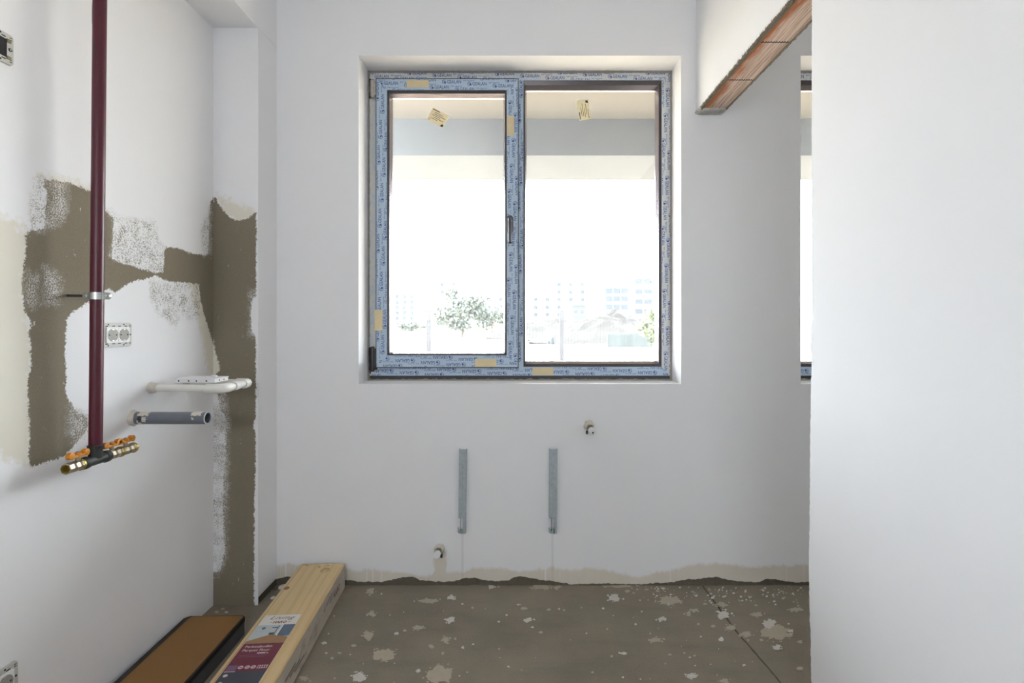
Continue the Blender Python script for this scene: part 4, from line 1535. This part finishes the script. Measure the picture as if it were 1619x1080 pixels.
def stub(pb, pc, d, label, seed):
    """capped pipe end: pb base pixel on the wall, pc pixel of the cap"""
    X, Z = px(pb[0], pb[1], YB)
    X2, Z2 = px(pc[0], pc[1], YB - d)
    r = tag(empty('pipe_stub', (X, YB, Z)), label, 'pipe stub', 'capped radiator pipe stubs')
    ax = Vector((X2 - X, -d, Z2 - Z))
    L = ax.length
    rn = random.Random(seed)
    lathe('plaster_collar', (0, 0.004, 0), ax, [(0, 0.026), (0.008, 0.023), (L * 0.30, 0.018), (L * 0.34, 0.013)], 'ppr_dirty', r, 14, True, True, True, 0.10, rn)
    lathe('brass_nut', ax.normalized() * L * 0.30, ax, [(0, 0.0135), (0.001, 0.0160), (L * 0.34, 0.0160), (L * 0.36, 0.0125)], 'brass_dirty', r, 6, smooth=False)
    box('lug', -0.018, -0.009, ax.y * 0.55 - 0.006, ax.y * 0.55 + 0.006, ax.z * 0.5 - 0.022, ax.z * 0.5 - 0.006, 'iron', r, 0.002, 1) if seed == 1 else \
        box('lug', 0.010, 0.019, ax.y * 0.55 - 0.006, ax.y * 0.55 + 0.006, ax.z * 0.5 - 0.022, ax.z * 0.5 - 0.006, 'iron', r, 0.002, 1)
    cap = lathe('cap', ax.normalized() * L * 0.64, ax, [(0, 0.0125), (0.002, 0.0148), (L * 0.30, 0.0148), (L * 0.35, 0.0125)], 'plastic', r, 20)
    if seed == 1:
        lathe('cap_hole', ax.normalized() * (L * 0.985) + Vector((0.001, 0, -0.001)), ax, [(0, 0.0034), (0.003, 0.0034)], 'hole', cap, 12)
    return r


stub((931, 673), (937, 684), 0.070, 'capped pipe stub to the upper right of the radiator brackets', 1)
stub((695, 868), (690, 879), 0.070, 'capped pipe stub low on the wall left of the brackets', 2)

# ================================================================== PACKS ON THE FLOOR
# ---- parquet pack: local x to the right, y away from the viewer, origin at the far end centre
PH = 0.110
fr_c = px(542.5, 891, 2.259)
yaw = math.radians(3.7)
PW = 0.193
pack = empty('parquet_pack', (-0.7755 - PW / 2 * math.cos(yaw), 2.266 - PW / 2 * math.sin(yaw) * 0, 0.0), (0, 0, yaw))
tag(pack, 'long wood-printed pack of parquet boards with a maroon label', 'package')
PL = 2.20
hw = PW / 2
bm = bmesh.new()
add_box(bm, -hw, hw, -PL, 0, 0.001, PH - 0.002, 0.004, 2)
o = make('carton', bm, 'grey_side', pack)
bm = bmesh.new()
n = 24
g = []
for i in range(n + 1):
    x = -hw - 0.0005 + (PW + 0.001) * i / n
    t = i / n
    z = PH - 0.0015 + 0.0020 * math.sin(math.pi * t) ** 0.6
    g.append([bm.verts.new((x, -PL, z)), bm.verts.new((x, 0.0005, z))])
for i in range(n):
    bm.faces.new((g[i][0], g[i + 1][0], g[i + 1][1], g[i][1]))
lo = [bm.verts.new((g[0][0].co.x, -PL, PH - 0.010)), bm.verts.new((g[0][0].co.x, 0.0005, PH - 0.010)), bm.verts.new((g[n][0].co.x, -PL, PH - 0.006)), bm.verts.new((g[n][0].co.x, 0.0005, PH - 0.006))]
bm.faces.new((g[0][0], g[0][1], lo[1], lo[0]))
bm.faces.new((g[n][0], lo[2], lo[3], g[n][1]))
bmesh.ops.recalc_face_normals(bm, faces=bm.faces)
wrap = make('wood_print_top', bm, 'pine', pack, True)
zt = PH + 0.0011
# film seam along the left of the top, knots
box('wrap_seam', -hw + 0.012, -hw + 0.0128, -PL, 0, zt - 0.0012, zt - 0.0002, mat_plain('seam_line', (150, 122, 84), 0.5), pack)
for (kx, ky, ra, rb_) in ((-0.078, -0.205, 0.011, 0.013), (-0.006, -0.03, 0.006, 0.005), (-0.066, -0.012, 0.005, 0.004), (0.03, -0.022, 0.005, 0.004)):
    bm = bmesh.new()
    put2d(bm, disc2d(0, 0, 1, 14), lambda u, v: (kx + u * ra, ky + v * rb_, zt - 0.0003))
    make('knot', bm, mat_plain('printed_knot', (134, 96, 62), 0.5, var=0.3, scale=160), pack)
# arched grain near the far end
bm = bmesh.new()
for k in range(4):
    put2d(bm, ring2d(0, 0, 1.0, 1.16, 10, math.radians(35), math.radians(150)), lambda u, v: (0.030 + u * (0.006 + k * 0.005), -0.098 + v * (0.014 + k * 0.012), zt - 0.0003))
make('grain_arch', bm, mat_plain('printed_grain', (166, 128, 80), 0.5), pack)
# label
lx0, lx1 = -0.0790, 0.0500
fz = zt + 0.0003


def top(z):
    return lambda u, v: (u, v, z)


def patch(nm, u0, u1, v0, v1, mat, par, z):
    bm = bmesh.new()
    put2d(bm, rect2d(u0, u1, v0, v1), top(z))
    return make(nm, bm, mat, par)


YT = -0.398
lab = box('label', lx0, lx1, YT - 0.52, YT, zt - 0.001, fz, 'label_white', pack)
z1, z2, z3 = fz + 0.0002, fz + 0.0004, fz + 0.0006
yp0, yp1, ym1 = YT - 0.062, YT - 0.166, YT - 0.303
patch('room_picture', lx0, lx1, yp1, yp0, 'label_sky', lab, z1)
bm = bmesh.new()
put2d(bm, ([(lx0, yp1), (lx1, yp1), (lx1, yp1 + 0.032), (lx0 + 0.070, yp1 + 0.050), (lx0 + 0.045, yp1 + 0.036), (lx0, yp1 + 0.012)], [(0, 1, 2, 3, 4, 5)]), top(z2))
make('picture_floor', bm, 'label_wood', lab)
patch('picture_curtain', lx1 - 0.040, lx1, yp1 + 0.038, yp0, 'label_blue', lab, z2)
patch('picture_window', lx1 - 0.044, lx1 - 0.040, yp1 + 0.040, yp0, 'label_white', lab, z3)
patch('picture_window', lx1 - 0.055, lx1 - 0.051, yp1 + 0.044, yp0 - 0.004, 'label_blue', lab, z3)
patch('picture_furniture', lx0 + 0.058, lx0 + 0.074, yp1 + 0.046, yp1 + 0.058, 'slate', lab, z3)
patch('picture_furniture', lx0 + 0.056, lx0 + 0.074, yp0 - 0.020, yp0 - 0.014, 'slate', lab, z3)
bm = bmesh.new()
put2d(bm, disc2d(lx0 + 0.028, yp0 - 0.020, 0.007, 12), top(z3))
make('picture_lamp', bm, 'label_blue', lab)
patch('maroon_field', lx0, lx1, ym1, yp1, 'maroon', lab, z1)
patch('slate_field', lx0, lx1, YT - 0.52, ym1, 'slate', lab, z1)
bm = bmesh.new()
put2d(bm, glyph_mesh('Living', 0.020, 0.086, 0.45, 0.0, 1.15), top(z2), (lx0 + 0.026, YT - 0.028))
make('lettering', bm, 'ink', lab)
bm = bmesh.new()
put2d(bm, glyph_mesh('HARO', 0.014, 0.046, 0.0, 0.03), top(z2), (lx0 + 0.046, YT - 0.053))
put2d(bm, rect2d(lx0 + 0.035, lx0 + 0.042, YT - 0.048, YT - 0.046), top(z2))
put2d(bm, rect2d(lx0 + 0.096, lx0 + 0.106, YT - 0.046, YT - 0.044), top(z2))
make('lettering', bm, 'maroon', lab)
bm = bmesh.new()
put2d(bm, glyph_mesh('Parkettboden', 0.0115, 0.086, 0.0, 0.015), top(z2), (lx0 + 0.012, yp1 - 0.022))
make('lettering', bm, 'label_pale', lab)
bm = bmesh.new()
put2d(bm, glyph_mesh('Parquet Floor', 0.0115, 0.086, 0.0, 0.015), top(z2), (lx0 + 0.012, yp1 - 0.041))
make('lettering', bm, 'label_pale', lab)
bm = bmesh.new()
put2d(bm, rect2d(lx0 + 0.064, lx0 + 0.090, yp1 - 0.054, yp1 - 0.048), top(z2))
put2d(bm, rect2d(lx0 + 0.093, lx0 + 0.099, yp1 - 0.054, yp1 - 0.050), top(z2))
for i, u in enumerate((0.044, 0.064, 0.082)):
    put2d(bm, disc2d(lx0 + u, ym1 + 0.018, 0.0078, 14), top(z2))
put2d(bm, rect2d(lx0 + 0.094, lx0 + 0.124, ym1 + 0.011, ym1 + 0.026), top(z2))
put2d(bm, rect2d(lx0 + 0.003, lx0 + 0.036, ym1 - 0.002, ym1 + 0.001), top(z2))
for v in (0.018, 0.052):
    put2d(bm, disc2d(lx0 + 0.016, ym1 - v, 0.007, 12), top(z2))
make('label_icons', bm, 'label_pale', lab)['kind'] = 'stuff'
bm = bmesh.new()
for i, (a, b) in enumerate(((0.012, 0.098), (0.012, 0.092))):
    put2d(bm, rect2d(lx0 + a, lx0 + b, yp1 - 0.062 - i * 0.008, yp1 - 0.060 - i * 0.008), top(z2))
put2d(bm, rect2d(lx0 + 0.004, lx0 + 0.034, ym1 + 0.004, ym1 + 0.028), top(z2))
make('small_print', bm, 'label_violet', lab)
bm = bmesh.new()
for i, u in enumerate((0.044, 0.064, 0.082)):
    put2d(bm, rect2d(lx0 + u - 0.004, lx0 + u + 0.004, ym1 + 0.016, ym1 + 0.020), top(z3))
for k in range(4):
    put2d(bm, rect2d(lx0 + 0.096 + k * 0.007, lx0 + 0.1005 + k * 0.007, ym1 + 0.013, ym1 + 0.023), top(z3))
make('icon_print', bm, 'maroon', lab)
# print on the right side
bm = bmesh.new()
side = lambda u, v: (hw + 0.0006, u, v)
put2d(bm, glyph_mesh('Living', 0.030, 0.11, 0.4), side, (-0.30, 0.060))
put2d(bm, glyph_mesh('HARO', 0.026, 0.09, 0.0, 0.03), side, (-0.17, 0.040))
make('side_lettering', bm, mat_plain('faded_maroon_print', (108, 66, 68), 0.5), pack)
bm = bmesh.new()
for k in range(3):
    u0, v0 = -0.60 - 0.04 * k, 0.030 + 0.012 * k
    put2d(bm, rect2d(u0, u0 + 0.09, v0, v0 + 0.008), side)
make('side_print', bm, mat_plain('faded_brown_print', (122, 108, 98), 0.5), pack)

# ---- brown pack with black edging beside the wall
BH = 0.067
bp = tag(empty('edged_board_pack', (-1.149, 1.940, 0.0), (0, 0, math.radians(1.6))), 'flat brown board pack with black edges between left wall and parquet pack', 'package')
bw, BL = 0.1125, 1.40


def rounded(name, hw, L, r, z0, z1, mat, par, y_far=0.0, bev=0.0):
    bm = bmesh.new()
    pts = []
    for (cx, cy_, a0) in ((hw - r, y_far - r, 0), (-hw + r, y_far - r, 90), (-hw + r, -L + r, 180), (hw - r, -L + r, 270)):
        for k in range(6):
            a = math.radians(a0 + 90 * k / 5)
            pts.append((cx + r * math.cos(a), cy_ + r * math.sin(a)))
    lo = [bm.verts.new((p[0], p[1], z0)) for p in pts]
    hi = [bm.verts.new((p[0], p[1], z1)) for p in pts]
    bm.faces.new(hi)
    bm.faces.new(list(reversed(lo)))
    for i in range(len(pts)):
        j = (i + 1) % len(pts)
        bm.faces.new((lo[i], lo[j], hi[j], hi[i]))
    if bev:
        bmesh.ops.bevel(bm, geom=[e for e in bm.edges if abs(e.verts[0].co.z - z1) < 1e-6 and abs(e.verts[1].co.z - z1) < 1e-6], offset=bev, segments=3, profile=0.5, affect='EDGES')
    return make(name, bm, mat, par)


rounded('wrapped_body', bw - 0.002, BL, 0.010, 0.001, BH - 0.012, 'black_film', bp, -0.003)
rounded('black_edging', bw, BL, 0.014, BH - 0.016, BH, 'black_trim', bp, 0.0, 0.004)
rounded('brown_top', bw - 0.014, BL - 0.008, 0.010, BH - 0.002, BH + 0.0012, 'brown', bp, -0.005, 0.0006).location.x = 0.0065

# ---- crumbs of plaster at the foot of the wall
rnd = random.Random(21)
crumbs = [(456, 921, 0.020, 'ppr_dirty', 'largest pale plaster crumb beside the far end of the parquet pack'),
          (437, 931, 0.015, 'mortar', 'dark plaster crumb against the side of the pilaster'),
          (432, 946, 0.010, 'ppr_dirty', 'tiny pale plaster crumb nearest the front of the pilaster')]
for i, (a, b, s, mt, lb) in enumerate(crumbs):
    X, Y = px_floor(a, b)
    Y = min(Y, YB - s)
    bm = bmesh.new()
    bmesh.ops.create_icosphere(bm, subdivisions=2, radius=1)
    for v in bm.verts:
        k = 1 + 0.35 * mnoise.noise(v.co * 1.7 + Vector((i * 3.1, 0, 0)))
        v.co = Vector((v.co.x * s * k * 1.2, v.co.y * s * k, max(-0.3, v.co.z) * s * k * 0.5 + s * 0.15))
    o = make('plaster_crumb', bm, mt)
    o.location = (X, Y, 0)
    tag(o, lb, 'plaster crumb', 'plaster crumbs in the corner')

# ================================================================== OUTSIDE
GZ0 = -0.40
bm = bmesh.new()
bmesh.ops.create_grid(bm, x_segments=40, y_segments=40, size=400)
bmesh.ops.translate(bm, verts=bm.verts, vec=(0, 400 + YBO - 0.3, GZ0))
struct(make('ground', bm, 'ground'), 'pale dry ground outside')
bm = bmesh.new()
add_box(bm, -4.5, 6.5, YBO, 4.42, 2.677, 3.0)
o = struct(make('ceiling_overhang', bm, 'soffit'), 'beige roughcast soffit above the window outside')
box('edge_beam', -4.5, 6.5, 3.77, 4.42, 2.406, 3.0, 'grey_render', o)
for xx in (-4.5, 6.3):
    box('column', xx, xx + 0.2, 4.0, 4.3, GZ0, 2.5, 'grey_render', o)

# wire fence
YFN = 8.0
fence = tag(empty('wire_fence', (0, YFN, GZ0)), 'wire mesh fence on grey posts outside the window', 'fence')
for xpx in (258, 468, 678, 888, 1098, 1308, 1518):
    X = (xpx - CX) * YFN / F
    box('post', X - 0.034, X + 0.034, -0.034, 0.034, 0, 1.37 - GZ0, 'post', fence, 0.004, 1)
bm = bmesh.new()
for k in range(-130, 180):
    X = k * 0.05
    add_box(bm, X - 0.0015, X + 0.0015, -0.04, -0.037, 0.02, 1.62)
for z in (0.05, 0.25, 0.70, 1.15, 1.60):
    add_box(bm, -6.5, 9, -0.043, -0.040, z - 0.003, z + 0.003)
o = make('wire_mesh', bm, 'post', fence)
o['kind'] = 'stuff'


def foliage(name, parent, c, rx, ry, rz, n, mat, leaf, seed, hollow=0.4):
    r = random.Random(seed)
    bm = bmesh.new()
    lobes = []
    while len(lobes) < 13:
        q = Vector((r.uniform(-1, 1), r.uniform(-1, 1), r.uniform(-1, 1)))
        if q.length < 0.95:
            lobes.append((q.x * 0.72, q.y * 0.72, q.z * 0.72, r.uniform(0.30, 0.48)))
    for _ in range(n):
        lb = r.choice(lobes)
        d = Vector((r.gauss(0, 1), r.gauss(0, 1), r.gauss(0, 1))).normalized() * lb[3] * r.uniform(hollow, 1)
        p = Vector((c[0] + (lb[0] + d.x) * rx, c[1] + (lb[1] + d.y) * ry, c[2] + (lb[2] + d.z) * rz))
        a = Vector((r.gauss(0, 1), r.gauss(0, 1), r.gauss(0, 1))).normalized()
        b = a.cross(Vector((r.gauss(0, 1), r.gauss(0, 1), r.gauss(0, 1)))).normalized()
        s = leaf * r.uniform(0.6, 1.3)
        q = [p + a * s, p + b * s * 0.6, p - a * s, p - b * s * 0.6]
        bm.faces.new([bm.verts.new(v) for v in q])
    o = make(name, bm, mat, parent)
    o['kind'] = 'stuff'
    return o


def at(xp, Y):
    return (xp - CX) * Y / F


def tree(name, xp, Y, rx, h, mat, label, seed, n=2600, cat='tree', trunk=True):
    X = at(xp, Y)
    t = tag(empty(name, (X, Y, GZ0)), label, cat)
    foliage('foliage', t, (0, 0, h * 0.58), rx, rx * 0.8, h * 0.46, n, mat, 0.24, seed, 0.15)
    if trunk:
        tube('trunk', [(0, 0, 0), (0.05, 0, h * 0.3), (-0.05, 0, h * 0.6)], [0.16, 0.12, 0.06], 'bark', t, 10)
        for s in (-1, 1):
            tube('branch', [(0, 0, h * 0.3), (s * rx * 0.3, 0.1, h * 0.52), (s * rx * 0.5, 0.1, h * 0.7)], [0.08, 0.05, 0.025], 'bark', t, 8)
    return t


tree('broad_tree', 731, 55, 3.3, 5.4, 'leaf', 'broad green tree behind the fence in the left window light', 5, 6500)
tree('dark_tree', 778, 78, 3.0, 4.2, 'leaf', 'smaller tree just right of the broad tree', 6, 4200)
tree('hedge_bush', 646, 80, 3.0, 1.9, 'leaf', 'low dark bush before the distant block on the left', 7, 1500, 'bush', False)
tree('bright_bush', 1037, 30, 1.1, 2.6, 'leaf_bright', 'fresh green bush at the right edge of the window', 8, 1500, 'bush', False)


def mound(name, xp, Y, rx, ry, h, label, seed):
    bm = bmesh.new()
    n = 44
    X = at(xp, Y)
    g = []
    for i in range(n + 1):
        row = []
        for j in range(n + 1):
            u, v = i / n * 2 - 1, j / n * 2 - 1
            d = min(1.0, math.hypot(u, v))
            k = (1 - d) ** 0.85
            z = h * k * (1 + 0.35 * mnoise.noise((u * 2.6 + seed, v * 2.6, 1))) + k * 0.22 * h * mnoise.noise((u * 9, v * 9, seed))
            row.append(bm.verts.new((u * rx, v * ry, max(-0.02, z))))
        g.append(row)
    for i in range(n):
        for j in range(n):
            bm.faces.new((g[i][j], g[i + 1][j], g[i + 1][j + 1], g[i][j + 1]))
    o = make(name, bm, 'earth')
    o.location = (X, Y, GZ0)
    return tag(o, label, 'earth mound', 'earth mounds beyond the fence')


mound('earth_mound', 968, 42, 6.9, 4.5, 2.55, 'tall heap of earth beyond the fence in the right window light', 3)
mound('earth_mound', 868, 54, 6.6, 5.0, 2.1, 'low long heap of earth left of the tall heap', 7)


def sheeting(x0, x1, y0, y1, slope, label):
    Y = F * (EYE - GZ0) / (y1 - CY)
    X0, X1 = at(x0, Y), at(x1, Y)
    h = (y1 - y0) * Y / F
    r = tag(empty('sheeting_fence', ((X0 + X1) / 2, Y, GZ0)), label, 'sheeting', 'low sheeting fences')
    w = X1 - X0
    bm = bmesh.new()
    n = 24
    g = []
    for i in range(n + 1):
        t = i / n
        yy = 0.06 * math.sin(t * 19)
        hh = h * (1 if slope == 0 else t)
        g.append([(bm.verts.new((-w / 2 + w * t, yy, 0)), bm.verts.new((-w / 2 + w * t, yy, hh + 0.02))), (bm.verts.new((-w / 2 + w * t, yy + 0.02, 0)), bm.verts.new((-w / 2 + w * t, yy + 0.02, hh + 0.02)))])
    for i in range(n):
        a, b = g[i], g[i + 1]
        bm.faces.new((a[0][0], b[0][0], b[0][1], a[0][1]))
        bm.faces.new((a[1][1], b[1][1], b[1][0], a[1][0]))
        bm.faces.new((a[0][1], b[0][1], b[1][1], a[1][1]))
    make('sheet', bm, 'sheeting', r)
    for t in (0.0, 0.5, 1.0):
        box('stake', -w / 2 + w * t - 0.02, -w / 2 + w * t + 0.02, -0.03, 0.01, 0, h * (1 if slope == 0 else max(t, 0.1)) + 0.1, 'post', r)
    return r


sheeting(961, 1034, 529, 549, 0, 'long grey-green sheeting fence before the tall earth heap')
sheeting(862, 878, 530, 545, 1, 'small sloping grey-green sheet left of the fence post')


def building(name, x0, x1, ytop, Y, mat, label, cols, rows, rw, rh, top_margin=0.8, seed=1, skip=0.0):
    """block with recessed windows; each window a part with its own pane and sill"""
    X0, X1 = at(x0, Y), at(x1, Y)
    zt_ = EYE - (ytop - CY) * Y / F - GZ0
    w = X1 - X0
    b = tag(empty(name, ((X0 + X1) / 2, Y, GZ0)), label, 'building')
    box('walls', -w / 2, w / 2, 0, 11, 0, zt_, mat, b)
    box('roof', -w / 2 - 0.25, w / 2 + 0.25, -0.25, 11.2, zt_, zt_ + 0.35, 'roof', b)
    rn = random.Random(seed)
    fh = (zt_ - top_margin) / rows
    win = None
    for i in range(cols):
        for j in range(rows):
            if rn.random() < skip:
                continue
            x = -w / 2 + w * (i + 0.5) / cols
            z = fh * (j + 0.5) + 0.3
            if win is None:
                bm = bmesh.new()
                frame_rect(bm, (-rw / 2 - 0.1, rw / 2 + 0.1, -rh / 2 - 0.1, rh / 2 + 0.1), (-rw / 2, rw / 2, -rh / 2, rh / 2), -0.06, 0.05)
                win = make('window', bm, 'facade', b)
                pane = box('pane', -rw / 2, rw / 2, -0.03, 0.02, -rh / 2, rh / 2, 'pane_far', win)
                win.location = (x, 0, z)
            else:
                c = win.copy()
                COL.objects.link(c)
                c.location = (x, 0, z)
                d = pane.copy()
                COL.objects.link(d)
                d.parent = c
    return b


building('apartment_block', 622, 657, 462, 170, 'facade', 'small distant block at the left edge of the window', 3, 6, 1.1, 1.3, 1.0, 1)
building('apartment_block', 690, 930, 441, 190, 'facade_warm', 'long distant apartment block behind the trees', 13, 6, 1.3, 1.4, 1.0, 2, 0.12)
building('apartment_block', 957, 993, 450, 150, 'facade', 'distant block with broad windows behind the tall earth heap', 3, 5, 2.0, 1.6, 1.0, 3)
building('apartment_block', 1003, 1046, 434, 165, 'facade_warm', 'nearest of the distant blocks, at right edge of the window', 3, 5, 2.4, 1.6, 1.0, 4)
building('site_cabin', 905, 926, 483, 110, 'sheeting', 'low grey site hut left of the tall earth heap', 2, 2, 1.0, 1.0, 0.5, 5)
